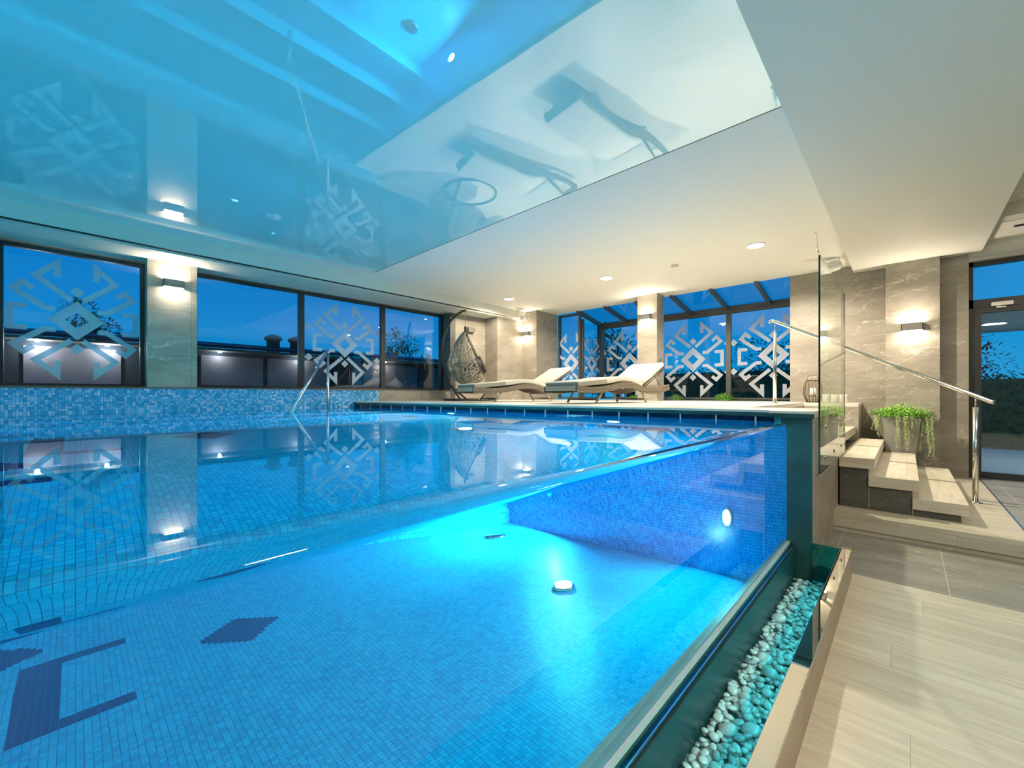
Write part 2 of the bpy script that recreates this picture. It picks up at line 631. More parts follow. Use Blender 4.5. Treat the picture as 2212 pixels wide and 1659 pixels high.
def empty(name, loc=(0, 0, 0), rz=0.0):
    o = bpy.data.objects.new(name, None)
    COL.objects.link(o)
    o.location = loc
    o.rotation_euler = (0, 0, rz)
    return o


def tag(o, label=None, cat=None, group=None, kind=None):
    if label: o['label'] = label
    if cat: o['category'] = cat
    if group: o['group'] = group
    if kind: o['kind'] = kind
    return o


def struct(o):
    o['kind'] = 'structure'
    return o


def kids(o):
    return [c for c in bpy.data.objects if c.parent == o]


def copy_tree(o, parent=None):
    c = o.copy()
    COL.objects.link(c)
    if parent:
        c.parent = parent
        c.matrix_parent_inverse = o.matrix_parent_inverse.copy()
    for ch in kids(o):
        copy_tree(ch, c)
    return c


def z(v):
    return E + v


# levels (relative to the eye -> absolute)
FLOOR, LAND, DECK, WATER = 0.0, z(-1.11), z(-0.125), z(-0.218)
CEIL, BEAM, SOFF, SILL = z(1.97), z(1.86), z(1.76), z(0.074)
PFLOOR = z(-1.52)
XL = -7.1            # left wall face
XG = -7.4            # left glazing plane
XP = -0.655          # outer face of the water film
YB = -4.5            # end of the hall behind the camera
YW = 8.22            # far wall plane

def edgeY(x):        # pool-side deck edge
    return 3.40 + (x + 7.2) * (0.45 / 6.4)

# ================================================================== SETTING
# lower floor, wood-look planks in front and slate behind
struct(MB().box((-0.335, YB, -0.12), (4.2, 3.83, 0)).build('floor', M['wood']))
struct(MB().box((-0.5, 3.83, -0.12), (4.2, 8.6, 0)).build('floor', M['stone_floor']))
struct(MB().box((-0.2805, YB, 0.0), (-0.276, 3.80, 0.0025)).build('trim_1', M['coping']))
# landing and its lower riser
struct(MB().box((-0.5, 4.93, 0.046), (4.2, YW, LAND)).box((-0.5, 4.95, 0.0), (4.2, 5.4, 0.044)).build('landing', M['wood']))
struct(MB().box((0.705, 4.96, LAND), (4.2, YW, LAND + 0.004)).build('floor', M['stone_floor']))
struct(MB().box((0.69, 4.95, LAND), (0.70, YW, LAND + 0.006)).build('trim_2', M['steel']))

# raised deck: polygon with the slanting pool edge, well for the stairs left out
d = MB()
top = DECK
xs = (-7.1, -0.78)
d.prism([(-7.1, edgeY(-7.1)), (-0.78, edgeY(-0.78)), (-0.78, 3.72), (-0.49, 3.72), (-0.49, 4.55), (-1.13, 4.55), (-1.13, 7.6), (-0.49, 7.6), (-0.49, YW), (-7.1, YW)], top - 0.05, top)
struct(d.build('pool_deck', M['deck'], bevel=0.003))
# conservatory floor
struct(MB().box((-6.3, YW, top - 0.05), (-1.0, 9.32, top)).build('floor', M['deck']))
# masonry under the deck
b = MB()
b.prism([(-7.1, edgeY(-7.1) + 0.03), (-1.13, edgeY(-1.13) + 0.03), (-1.13, YW), (-7.1, YW)], PFLOOR - 0.1, top - 0.05)
struct(b.build('pool_end_wall', M['stone']))
struct(MB().box((-1.13, 7.6, 0), (-0.49, YW, top - 0.05)).build('wall_ledge', M['stone']))
struct(MB().box((-1.13, 3.87, PFLOOR - 0.1), (-0.501, 5.27, top - 0.05)).build('wall_stair', M['stone']))
# pillar closing the acrylic wall
struct(MB().box((-0.70, 3.736, PFLOOR - 0.1), (-0.501, 3.87, top - 0.05)).build('pillar', [M['darkteal']]))
struct(MB().box((-0.501, 3.736, 0), (-0.4985, 5.27, top - 0.052)).build('wall_pillar_side', M['stone']))
# tiled pool end: navy band above water, blue mosaic below
def endstrip(name, z0, z1, off, mat):
    m = MB()
    m.prism([(-7.1, edgeY(-7.1) + 0.03 - off), (-0.70, edgeY(-0.70) + 0.03 - off), (-0.70, edgeY(-0.70) + 0.03), (-7.1, edgeY(-7.1) + 0.03)], z0, z1)
    return struct(m.build(name, mat))
endstrip('trim_3', top - 0.052, top - 0.020, 0.033, M['darkteal'])
struct(MB().box((-0.80, 3.712, top - .0502), (-0.488, 3.73, top - .020)).build('trim_21', M['darkteal']))
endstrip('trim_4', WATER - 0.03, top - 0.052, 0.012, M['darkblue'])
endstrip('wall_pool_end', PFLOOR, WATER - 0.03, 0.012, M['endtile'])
m = MB()
x = -6.9
while x < -0.8:
    y = edgeY(x) + 0.017
    m.box((x - 0.006, y - 0.004, WATER - 0.06), (x + 0.006, y + 0.002, top - 0.053))
    x += 0.30
struct(m.build('trim_5', M['coping']))
# pool floor and the left steps
struct(MB().box((XL, YB, PFLOOR - 0.1), (-0.60, 3.95, PFLOOR)).build('pool_floor', M['pooltile']))
st = MB()
st.box((XL, YB, PFLOOR), (-5.25, 3.6, z(-1.25))).box((XL, YB, z(-1.25)), (-5.75, 3.6, z(-0.95))).box((XL, YB, z(-0.95)), (-6.3, 3.6, z(-0.62)))
struct(st.build('pool_steps', M['pooltile']))
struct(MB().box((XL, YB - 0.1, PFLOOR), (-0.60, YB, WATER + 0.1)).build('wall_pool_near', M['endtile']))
# left wall: mosaic band, sill, stone, piers
struct(MB().box((XL - 0.2, YB, PFLOOR), (XL, 3.90, SILL)).build('wall_left_mosaic', M['mosaic']))
struct(MB().box((XL - 0.2, 3.905, DECK - 0.1), (XL + 0.002, 5.55, SILL)).build('wall_left', M['stone']))
struct(MB().box((XL - 0.35, YB, SILL), (XL + 0.012, 5.55, SILL + 0.022)).build('trim_6', M['frame_grey']))
struct(MB().box((XG - 0.12, 0.643, SILL + 0.022), (XL, 1.163, SOFF + 0.05)).build('wall_left_pier', M['stone']))
struct(MB().box((XG - 0.12, -1.15, SILL + 0.022), (XL, -0.62, SOFF + 0.05)).build('wall_left_pier', M['stone']))
struct(MB().box((XG - 0.12, YB, SILL + 0.022), (XL, -3.2, SOFF + 0.05)).build('wall_left_pier', M['stone']))
struct(MB().box((XG - 0.12, 5.55, DECK), (XL - 0.0, 5.69, SOFF + 0.05)).build('wall_left', M['stone_dark']))
# stepped stone walls at the far left corner
struct(MB().box((XL - 0.42, 5.69, DECK), (XL - 0.01, 6.58, SOFF + 0.05)).build('wall_left', M['stone']))
struct(MB().box((XL - 0.42, 6.58, DECK), (-6.71, 7.43, CEIL)).build('wall_left', M['stone']))
struct(MB().box((XL - 0.42, 7.43, DECK), (-6.27, YW, CEIL + 0.1)).build('wall_left_column', M['stone']))
# far wall pieces
struct(MB().box((-3.915, 7.775, DECK), (-3.51, 8.10, CEIL + 0.05)).build('column', M['stone']))
struct(MB().box((-1.407, YW, 0), (-0.2, YW + 0.25, CEIL + 0.1)).build('wall_back', M['stone']))
struct(MB().box((-0.217, 8.0, LAND), (0.324, YW + 0.25, BEAM)).build('wall_back_column', M['stone']))
struct(MB().box((0.324, 8.17, LAND), (0.600, YW + 0.25, BEAM + 0.05)).build('wall_back', M['stone']))
struct(MB().box((0.55, YW - 0.03, z(1.80)), (4.2, YW + 0.25, z(2.3))).build('wall_above_door', M['plaster']))
struct(MB().box((0.600, YW - 0.06, z(1.755)), (4.2, YW + 0.1, z(1.80))).build('trim_7', M['coping']))
struct(MB().box((4.2, YB, -0.1), (4.4, YW + 0.3, z(2.6))).build('wall_right', M['stone_dark']))
struct(MB().box((XL - 0.4, YB - 0.2, PFLOOR), (4.4, YB, z(2.6))).build('wall_front', M['stone_dark']))

# ceilings
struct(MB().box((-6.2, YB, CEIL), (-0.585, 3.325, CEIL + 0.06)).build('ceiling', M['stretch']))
struct(MB().box((-6.6, 3.335, CEIL), (-0.585, YW, CEIL + 0.06)).build('ceiling', M['white_ceiling']))
struct(MB().box((-6.6, YB, CEIL + 0.004), (-6.2, 3.335, CEIL + 0.06)).build('ceiling', M['white_ceiling']))
struct(MB().box((-6.2, 3.325, CEIL - 0.0005), (-0.585, 3.335, CEIL + 0.02)).build('trim_8', M['black']))
struct(MB().box((-0.585, YB, BEAM), (0.71, YW, CEIL + 0.3)).build('ceiling_beam', M['plaster']))
struct(MB().box((0.71, YB, z(2.15)), (4.2, 7.2, z(2.2))).box((0.71, 7.2, z(2.0)), (4.2, YW, z(2.2))).build('ceiling', M['plaster']))
# soffit along the left wall
struct(MB().box((XG - 0.3, YB, SOFF), (-6.66, 7.43, CEIL + 0.06)).box((-6.66, YB, SOFF + 0.035), (-6.6, 7.43, CEIL + 0.06)).build('ceiling_soffit', M['plaster']))
struct(MB().box((-6.66, YB, SOFF + 0.030), (-6.602, 5.9, SOFF + 0.036)).build('trim_9', M['black']))
# roof slab above everything
struct(MB().box((XG - 0.3, YB - 0.2, CEIL + 0.35), (4.4, YW + 0.1, CEIL + 0.7)).build('ceiling', M['dark_ext']))

# ------------------------------------------------------------------ ornaments on glass
def clip(poly, x0, x1, y0, y1):
    def cut(P, f, inter):
        out = []
        for i in range(len(P)):
            a, b_ = P[i - 1], P[i]
            fa, fb = f(a), f(b_)
            if fa != fb:
                out.append(inter(a, b_))
            if fb:
                out.append(b_)
        return out
    for (k, lim, sg) in ((0, x0, 1), (0, x1, -1), (1, y0, 1), (1, y1, -1)):
        if not poly:
            return poly
        poly = cut(poly, lambda p: (p[k] - lim) * sg >= 0,
                   lambda a, b_: tuple(a[i] + (b_[i] - a[i]) * (lim - a[k]) / (b_[k] - a[k]) for i in (0, 1)))
    return poly


def stroke(pts, wd):
    """mitred ribbon along a polyline, returned as quads"""
    n = len(pts)
    L, Rr = [], []
    for i in range(n):
        def nr(a, b_):
            dx, dy = b_[0] - a[0], b_[1] - a[1]
            l = math.hypot(dx, dy)
            return (-dy / l, dx / l)
        if i == 0: m_ = nr(pts[0], pts[1]); k = 1
        elif i == n - 1: m_ = nr(pts[-2], pts[-1]); k = 1
        else:
            a, b_ = nr(pts[i - 1], pts[i]), nr(pts[i], pts[i + 1])
            m_ = (a[0] + b_[0], a[1] + b_[1])
            l = math.hypot(*m_)
            m_ = (m_[0] / l, m_[1] / l)
            k = 1 / max(0.35, m_[0] * a[0] + m_[1] * a[1])
        L.append((pts[i][0] + m_[0] * wd * k / 2, pts[i][1] + m_[1] * wd * k / 2))
        Rr.append((pts[i][0] - m_[0] * wd * k / 2, pts[i][1] - m_[1] * wd * k / 2))
    return [[L[i], L[i + 1], Rr[i + 1], Rr[i]] for i in range(n - 1)]


def ornament_polys():
    q = []
    W = 0.25
    for a in range(4):       # hollow diamond
        c0 = [(1, 0), (0, 1), (-1, 0), (0, -1)][a]
        c1 = [(0, 1), (-1, 0), (0, -1), (1, 0)][a]
        q.append([c0, c1, (c1[0] * .42, c1[1] * .42), (c0[0] * .42, c0[1] * .42)])
    def dmd(x, y, r): q.append([(x + r, y), (x, y + r), (x - r, y), (x, y - r)])
    dmd(0, 1.46, .28); dmd(0, -1.46, .28)
    for sx in (1, -1):
        for sy in (1, -1):
            f = lambda P: [(p[0] * sx, p[1] * sy) for p in P]
            for s_ in stroke([(.20, 1.02), (1.42, 2.06), (.70, 2.78), (.70, 2.10)], W): q.append(f(s_))
            for s_ in stroke([(.75, .52), (1.10, .52), (2.12, 1.32), (1.80, 1.68), (1.48, 1.40)], W): q.append(f(s_))
            dmd(2.62 * sx, 1.1 * sy, .28)
        for s_ in stroke([(1.68, .52), (2.22, .52), (2.22, -.52), (1.68, -.52)], W): q.append([(p[0] * sx, p[1]) for p in s_])
    return q


def ornament(parent, axis, plane, c, zc, unit, c0, c1, z0, z1, t=0.003):
    m_ = MB()
    for poly in ornament_polys():
        P = [(c + p[0] * unit, zc + p[1] * unit) for p in poly]
        P = clip(P, c0, c1, z0, z1)
        if len(P) < 3:
            continue
        m_.prism(P, plane, plane + t, axis=axis)
    o = m_.build('ornament_decal', M['frost'], parent)
    o['label'] = 'white frosted folk ornament of diamonds and hooks'
    return o


def xwindow(name, y0, y1, z0, z1, fw=0.045, dec=True, unit=0.24, fd=0.07):
    """window in the plane x = XG between y0..y1"""
    root = struct(empty(name, (0, 0, 0)))
    f = MB()
    f.box((XG - fd / 2, y0, z0), (XG + fd / 2, y0 + fw, z1)).box((XG - fd / 2, y1 - fw, z0), (XG + fd / 2, y1, z1))
    f.box((XG - fd / 2, y0 + fw, z0), (XG + fd / 2, y1 - fw, z0 + fw * .8)).box((XG - fd / 2, y0 + fw, z1 - fw), (XG + fd / 2, y1 - fw, z1))
    f.build('window_frame', M['frame'], root)
    MB().box((XG - 0.004, y0 + fw, z0 + fw * .8), (XG + 0.004, y1 - fw, z1 - fw)).build('pane', M['pane'], root)
    if dec:
        ornament(root, 'x', XG + 0.0045, (y0 + y1) / 2, z(0.905), unit, y0 + fw, y1 - fw, z0 + fw, z1 - fw)
    return root


WZ0, WZ1 = SILL + 0.022, z(1.735)
xwindow('window_1', -0.60, 0.640, WZ0, WZ1)
xwindow('window_2', 1.165, 2.625, WZ0, WZ1, dec=False)
xwindow('window_3', 2.625, 4.125, WZ0, WZ1)
xwindow('window_4', 4.125, 5.55, WZ0, WZ1, dec=False)
xwindow('window_5', -3.2, -1.15, WZ0, WZ1, dec=False)

# conservatory glazing
YG = 9.27
def ywindow(name, x0, x1, y, z0, z1, cx=None, unit=0.267, fw=0.045, zc=0.758):
    root = struct(empty(name, (0, 0, 0)))
    f = MB()
    f.box((x0, y - .04, z0), (x0 + fw, y + .04, z1)).box((x1 - fw, y - .04, z0), (x1, y + .04, z1))
    f.box((x0 + fw, y - .04, z0), (x1 - fw, y + .04, z0 + .04)).box((x0 + fw, y - .04, z1 - .05), (x1 - fw, y + .04, z1))
    f.build('window_frame', M['frame_grey'], root)
    MB().box((x0 + fw, y - .004, z0 + .04), (x1 - fw, y + .004, z1 - .05)).build('pane', M['pane'], root)
    if cx is not None:
        ornament(root, 'y', y - .0085, cx, z(zc), unit, x0 + fw, x1 - fw, z0 + .04, z1 - .05)
    return root


GZ1 = z(1.71)
ywindow('window_6', -2.65, -1.12, YG, DECK + .02, GZ1, -1.86)
ywindow('window_7', -4.13, -2.65, YG, DECK + .02, GZ1, -3.37)
ywindow('window_8', -5.63, -4.13, YG, DECK + .02, GZ1, -4.87)
ywindow('window_9', -6.27, -5.63, 8.30, DECK + .02, CEIL - 0.02, -5.9, 0.24)
# side pane of the conservatory
root = struct(empty('window_10', (0, 0, 0)))
f = MB()
f.box((-5.67, 8.34, DECK + .02), (-5.59, 8.40, z(1.80))).box((-5.69, 9.13, DECK + .02), (-5.57, 9.31, z(1.76))).box((-5.66, 8.40, DECK + .02), (-5.60, 9.13, DECK + .06))
f.build('window_frame', M['frame_grey'], root)
MB().box((-5.634, 8.40, DECK + .06), (-5.626, 9.13, z(1.74))).build('pane', M['pane'], root)
ornament(root, 'x', -5.6255, 8.77, z(0.76), 0.22, 8.40, 9.13, DECK + .06, z(1.74))
struct(MB().box((-1.12, YW + .12, DECK - .05), (-1.0, 9.31, z(1.9))).build('wall_conservatory', M['stone']))
# eave beam, rafters, roof panes
struct(MB().box((-5.70, 9.19, z(1.71)), (-1.0, 9.33, z(1.80))).build('trim_10', M['frame_grey']))
def roofz(y): return z(2.02) - (y - 8.15) * 0.20
for i, x in enumerate((-5.63, -4.90, -4.15, -3.39, -2.65, -1.90)):
    m = MB()
    m.prism([(8.15, roofz(8.15)), (9.25, roofz(9.25)), (9.25, roofz(9.25) - .10), (8.15, roofz(8.15) - .10)], x - .028, x + .028, axis='x')
    struct(m.build('trim_%d' % (11 + i), M['frame_grey']))
m = MB()
m.prism([(8.15, roofz(8.15) + .005), (9.33, roofz(9.33) + .005), (9.33, roofz(9.33) + .013), (8.15, roofz(8.15) + .013)], -5.7, -1.0, axis='x')
struct(m.build('window_11', M['pane']))

# entrance door with transom in the far wall
root = struct(empty('door_1', (0, 0, 0)))
f = MB()
DX0, DX1, y = 0.600, 2.9, YW + 0.02
f.box((DX0, y, LAND), (DX0 + .045, y + .09, z(1.755))).box((DX0, y, z(1.70)), (DX1, y + .09, z(1.755))).box((DX0, y, z(1.14)), (DX1, y + .09, z(1.255))).box((1.66, y, LAND), (1.74, y + .09, z(1.75)))
f.build('door_frame', M['frame'], root)
f = MB()
f.box((.650, y - .015, LAND + .01), (.715, y + .05, z(1.135))).box((1.59, y - .015, LAND + .01), (1.655, y + .05, z(1.135)))
f.box((.715, y - .015, z(1.07)), (1.59, y + .05, z(1.135))).box((.715, y - .015, LAND + .01), (1.59, y + .05, LAND + .09))
leaf = f.build('door_leaf', M['frame'], root)
MB().box((.715, y + .01, LAND + .09), (1.59, y + .018, z(1.07))).build('pane', M['pane'], leaf)
MB().box((DX0 + .045, y + .03, z(1.255)), (DX1, y + .038, z(1.70))).build('pane', M['pane'], root)
MB().box((1.74, y + .03, LAND), (DX1, y + .038, z(1.14))).build('pane', M['pane'], root)
c = MB().box((.80, y - .06, z(1.145)), (.985, y - .001, z(1.195))).build('door_closer', M['white_plastic'], root, bevel=0.004)
MB().box((.84, y - .055, z(1.118)), (.925, y - .02, z(1.132))).tube([(.85, y - .04, z(1.14)), (.90, y - .04, z(1.125))], .006).build('closer_arm', M['white_plastic'], c)
struct(MB().box((2.9, YW, 0), (4.2, YW + .25, z(2.3))).build('wall_back', M['stone']))

# ================================================================== POOL WATER, ACRYLIC WALL
wt = MB()
rc = 0.030
prof = [(XL + 0.001, WATER), (-0.95, WATER), (-0.74, WATER), (-0.705, WATER - .0006)]
cxp, czp = XP - 0.030, WATER - 0.032
for k in range(0, 11):
    a = R(75 - k * 7.5)
    prof.append((cxp + 0.030 * math.cos(a), czp + 0.030 * math.sin(a)))
prof += [(XP, czp - 0.02), (XP, z(-1.112))]
nb = 2
k = len(prof)
vs, fs = [], []
for side in (0, 1):
    for (px_, pz) in prof:
        vs.append((px_, YB + .001 if side == 0 else (edgeY(px_) + .0165 if px_ < -.705 else 3.734), pz))
for i in range(k - 1):
    fs.append((i, i + 1, k + i + 1, k + i))
wt.add(vs, fs, 0, True)
wo = wt.build('pool_water', M['water'], keep=True)
tag(wo, 'still turquoise water filling the pool and spilling over the clear wall', 'water', kind='stuff')
MBp = MB().box((-0.705, YB, z(-1.16)), (-0.662, 3.735, WATER - .022))
ac = MBp.build('acrylic_panel', M['acrylic'])
tag(ac, 'long clear acrylic pool wall holding back the blue water', 'glass wall')
# seam and ledge below the panel
struct(MB().box((-0.80, YB, PFLOOR - .1), (-0.655, 3.736, z(-1.118))).build('pool_front_base', M['coping']))
struct(MB().box((-0.655, YB, z(-1.45)), (-0.640, 3.736, z(-1.112))).build('trim_18', M['coping']))
struct(MB().box((-0.640, YB, z(-1.45)), (-0.612, 3.736, z(-1.128))).build('trim_19', M['tealglass']))
struct(MB().box((-0.6405, YB, z(-1.45)), (-0.600, 3.736, z(-1.140))).build('wall_channel', M['channelwall']))
struct(MB().box((-0.616, YB, z(-1.132)), (-0.610, 3.736, z(-1.126))).build('trim_20', M['steel']))
struct(MB().box((-0.64, YB, z(-1.48)), (-0.33, 3.736, z(-1.40))).build('channel_bed', M['darkteal']))
# outer kerb of the channel
struct(MB().box((-0.335, YB, z(-1.48)), (-0.277, 3.74, z(-1.083))).build('kerb', M['wood_kerb']))
tag(MB().box((-0.336, YB, z(-1.083)), (-0.274, 3.745, z(-1.075))).build('polished_kerb_cap', M['mirror'], bevel=0.0015), 'mirror polished steel cap along the pebble channel kerb', 'trim')
tag(MB().box((-0.498, 3.70, z(-1.40)), (-0.336, 3.712, z(-1.085))).build('channel_end_glass', [M['tealglass']]), 'small teal glass panel closing the far end of the pebble channel', 'glass panel')

# ------------------------------------------------------------------ pool lamps and drain
def pool_lamp(loc, normal, label, power, group=None):
    root = empty('pool_lamp', loc)
    q = Vector(normal).normalized().to_track_quat('Z', 'Y')
    root.rotation_euler = q.to_euler()
    tag(root, label, 'pool lamp')
    MB().lathe([(0.075, -.02), (0.085, -.005), (0.085, .008), (0.07, .012)], seg=28).build('lamp_ring', M['steel'], root)
    MB().lathe([(0.068, .008), (0.066, .016), (0.03, .019)], seg=28).build('lamp_lens', M['pool_lens'], root)
    l = lamp('pool_light', 'AREA', (0, 0, .03), power, POOLC, rot=(R(180), 0, 0), size=0.13, parent=root)
    return root


YE = lambda x: edgeY(x) + 0.016
pool_lamp((-2.15, YE(-2.15), z(-1.03)), (-0.07, -1, 0), 'bright round lamp under water near the right end of the far pool wall', 60)
pool_lamp((-4.56, YE(-4.56), z(-1.08)), (-0.07, -1, 0), 'bright round lamp under water near the left end of the far pool wall', 60)
pool_lamp((-3.14, 2.64, PFLOOR + .01), (0, 0, 1), 'round lamp let into the pool floor seen through the clear wall', 12)  # added lamp, stands for a blob like a lamp mirrored in the floor
for (x, y, zz, nx, ny, p) in ((-2.2, YB + .02, -1.0, 0, 1, 105), (-4.6, YB + .02, -1.0, 0, 1, 105)):  # added unseen fill lights at the near end, evening out the pool
    q = Vector((nx, ny, 0)).to_track_quat('-Z', 'Y').to_euler()
    lamp('pool_light', 'AREA', (x + nx * .02, y + ny * .02, z(zz)), p, POOLC, rot=q, size=0.2)
# added low fill lights by the clear wall, without fittings
for (x, y, p) in ((-0.76, -0.6, 20), (-0.76, 2.3, 8)):
    q = Vector((-1, 0, 0.1)).to_track_quat('-Z', 'Y').to_euler()
    lamp('pool_light', 'AREA', (x, y, z(-1.3)), p, POOLC, rot=q, size=0.15)
glow = MB().box((-0.3375, 0.4, z(-1.105)), (-0.3355, 3.6, z(-1.095))).build('led_strip', M['led_teal'])  # added strip tucked under the kerb cap to tint the pebbles teal
tag(glow, 'thin teal light strip on the inner side of the pebble channel kerb', 'light strip')
lamp('led_strip_light', 'AREA', (-.345, 1.6, z(-1.11)), 4.2, (0.03, 0.85, 1.0), rot=(0, R(45), 0), size=.012, size_y=3.8, parent=None)  # added light that goes with the strip, aimed at the pebbles
dr = MB().lathe([(0.11, 0), (0.11, .012), (0.09, .02), (0.0, .024)], (-4.83, 3.10, PFLOOR), seg=30).build('floor_drain', M['steel'])
tag(dr, 'round drain cover on the pool floor near the far corner', 'drain')

# pool handrail
hr = empty('pool_handrail', (-7.0, 2.93, WATER))
A = Vector((-5.62, 1.86, z(-.24)))
B = Vector((-6.93, 2.88, z(.735)))
off = Vector((7.0, -2.93, -WATER))
def loc(p): return tuple(Vector(p) + off)
MB().tube([loc(A), loc(B)], .021, 14).build('rail', M['steel'], hr)
MB().tube([loc((B.x, B.y, B.z - .05)), loc((B.x, B.y, z(-.95)))], .021, 14).build('post', M['steel'], hr)
MB().tube([loc(A + Vector((0, 0, .02))), loc((A.x, A.y, z(-.95)))], .019, 12).build('post', M['steel'], hr)
MB().tube([loc(B), loc(B + Vector((.0, .0, -.06)))], .024, 14).build('elbow', M['steel'], hr)
MB().lathe([(.035, -.006), (.035, .006)], loc((A.x, A.y, A.z + .01))).build('collar', M['steel'], hr)
tag(hr, 'stainless pool handrail slanting into the water below the left windows', 'handrail')

# ================================================================== STAIRS
sr = empty('staircase', (0, 6.4, LAND))
tag(sr, 'floating stairs of five thick pale wood treads up to the deck', 'stairs')
rise = (DECK - LAND) / 6
for i in range(5):
    xr = 0.389 - 0.305 * i
    zt = LAND + rise * (i + 1) - LAND
    xl = max(xr - 0.35, -1.128) if i >= 3 else max(xr - 0.35, -.488)
    ya, yb = (5.275, 7.595) if i >= 3 else (5.25, 7.65)
    if i == 3:
        xr = -.522
    MB().box((xl, ya - 6.4, zt - .10), (xr, yb - 6.4, zt)).build('tread', M['wood_tread'], sr, bevel=0.003)
# stone stringer blocks under the treads
for i in range(3):
    xr = 0.389 - 0.305 * i - .045
    xl = xr - .305 if i < 2 else -.487
    MB().box((xl + .001, 5.29 - 6.4, 0), (xr, 7.6 - 6.4, rise * (i + 1) - .10)).build('stringer_block', M['stone_dark'], sr)
    if xr < 0.4:
        MB().box((xr, 5.28 - 6.4, 0), (xr + .004, 7.6 - 6.4, rise * (i + 1) - .10)).build('edge_trim', M['wood_tread'], sr)
MB().box((-1.128, 5.30 - 6.4, 0), (-.50, 7.595 - 6.4, rise * 4 - .2)).build('stringer_block', M['stone_dark'], sr)
# stair handrail
hr = empty('stair_handrail', (0, 6.35, 0))
pts = [(-1.305, 0, z(.945)), (-1.312, 0, z(.965)), (-1.29, 0, z(.972)), (-1.257, 0, z(.962)), (0.62, 0, z(-.075)), (0.640, 0, z(-.085))]
MB().tube(pts, .0215, 16).build('rail', M['steel'], hr)
for (px_, z0, z1, zr) in ((-1.257, DECK, z(.82), z(.945)), (0.513, LAND, z(-.13), z(-.03))):
    MB().tube([(px_, 0, z0), (px_, 0, z1)], .0215, 16).build('post', M['steel'], hr)
    MB().tube([(px_, 0, z1), (px_, 0, zr)], .007, 10).build('pin', M['steel'], hr)
    MB().lathe([(.05, 0), (.05, .008), (.03, .014)], (px_, 0, z0)).build('base_flange', M['steel'], hr)
tag(hr, 'stainless handrail sloping down beside the floating stairs', 'handrail')

# frameless glass screen on the stair wall
gs = empty('glass_screen', (-.475, 4.7, z(-.60)))
y0, y1 = 3.86 - 4.7, 5.59 - 4.7
h = 1.65
g = MB().box((-.006, y0, 0), (.006, y1, h))
g.mi = [1, 1, 1, 0, 1, 0]
g.build('glass_panel', [M['screen'], M['screen_edge']], gs)
for yy in (4.125, 4.675, 5.24):
    for zz in (-.2585, -.504):
        MB().tube([(-.0225, yy - 4.7, zz + .60), (.012, yy - 4.7, zz + .60)], .017, 16).build('fixing_bolt', M['chain'], gs)
tag(gs, 'tall frameless glass screen bolted to the wall beside the stairs', 'glass screen')
# thin suspension wire with clip
sw = empty('ceiling_hook', (-.80, 6.2, CEIL))
MB().tube([(0, 0, 0), (.01, .02, -.05), (.012, .03, -.17)], .0035, 6).build('wire', M['steel'], sw)
MB().tube([(.012, .03, -.17), (.022, .03, -.25)], .008, 8).build('clip', M['steel'], sw)
MB().lathe([(.012, -.004), (.012, 0)], (0, 0, 0), seg=12).build('rosette', M['steel'], sw)
tag(sw, 'thin wire with a metal clip hanging from the ceiling above the glass screen', 'wire')

# ================================================================== LAMPS
def downlight(x, y, label, power):
    root = empty('downlight', (x, y, CEIL))
    tag(root, label, 'ceiling light', 'downlights in the white lounge ceiling')
    MB().lathe([(0.112, -.002), (0.108, -.008), (0.100, -.010), (0.096, -.002)], seg=30).build('trim_ring', M['white_plastic'], root)
    MB().lathe([(0.094, -.012), (0.03, -.013)], seg=30).build('lamp_lens', M['lens'], root)
    lamp('downlight_light', 'SPOT', (0, 0, -.03), power * 1.3, WARM, size=0.035, spot=168, blend=.35, parent=root)


downlight(-1.442, 6.19, 'round downlight nearest the staircase, in the lounge ceiling', 190)
downlight(-3.673, 6.18, 'round downlight in the middle of the lounge ceiling, above the near lounger', 85)
downlight(-5.921, 6.15, 'round downlight nearest the egg chair, in the lounge ceiling', 80)


def sconce(loc, face, label, power=9, wd=.215, hgt=.10, dp=.085, lit=True):
    root = empty('wall_lamp', loc, {'-y': 0, '+x': R(90)}[face])
    tag(root, label, 'wall lamp')
    m_ = MB()
    m_.box((-wd / 2, -dp, -hgt / 2), (wd / 2, -dp + .006, hgt / 2)).box((-wd / 2, -dp, -hgt / 2), (-wd / 2 + .006, 0, hgt / 2)).box((wd / 2 - .006, -dp, -hgt / 2), (wd / 2, 0, hgt / 2)).box((-wd / 2, -.008, -hgt / 2), (wd / 2, -.001, hgt / 2))
    m_.build('lamp_housing', M['lamp_metal'], root)
    MB().box((-wd / 2 + .008, -dp + .008, hgt / 2 - .025), (wd / 2 - .008, -.010, hgt / 2 - .019)).build('upper_diffuser', M['lens_soft'] if lit else M['white_plastic'], root)
    MB().box((-wd / 2 + .008, -dp + .008, -hgt / 2 + .010), (wd / 2 - .008, -.010, -hgt / 2 + .016)).build('lower_diffuser', M['lens_soft'] if lit else M['white_plastic'], root)
    if not lit:
        return
    lamp('wall_lamp_light', 'AREA', (0, -dp / 2, hgt / 2 - .012), power, WARM, rot=(R(180), 0, 0), size=wd * .8, size_y=dp * .7, parent=root)
    lamp('wall_lamp_light', 'AREA', (0, -dp / 2, -hgt / 2 + .006), power, WARM, size=wd * .8, size_y=dp * .7, parent=root)


sconce((XL, .905, z(1.47)), '+x', 'rectangular wall lamp on the stone pier between the left windows', 4)
sconce((-6.555, 7.43, z(1.44)), '-y', 'rectangular wall lamp on the stone column left of the conservatory', 2.2)
sconce((-3.725, 7.775, z(1.525)), '-y', 'rectangular wall lamp on the column behind the near lounger', 3.5)
sconce((0.055, 8.0, z(.935)), '-y', 'rectangular wall lamp on the wall above the trailing planter', 5)
sconce((-7.11, 6.10, z(1.44)), '+x', 'small unlit wall lamp behind the chain of the egg chair', .5, wd=.2, lit=False)

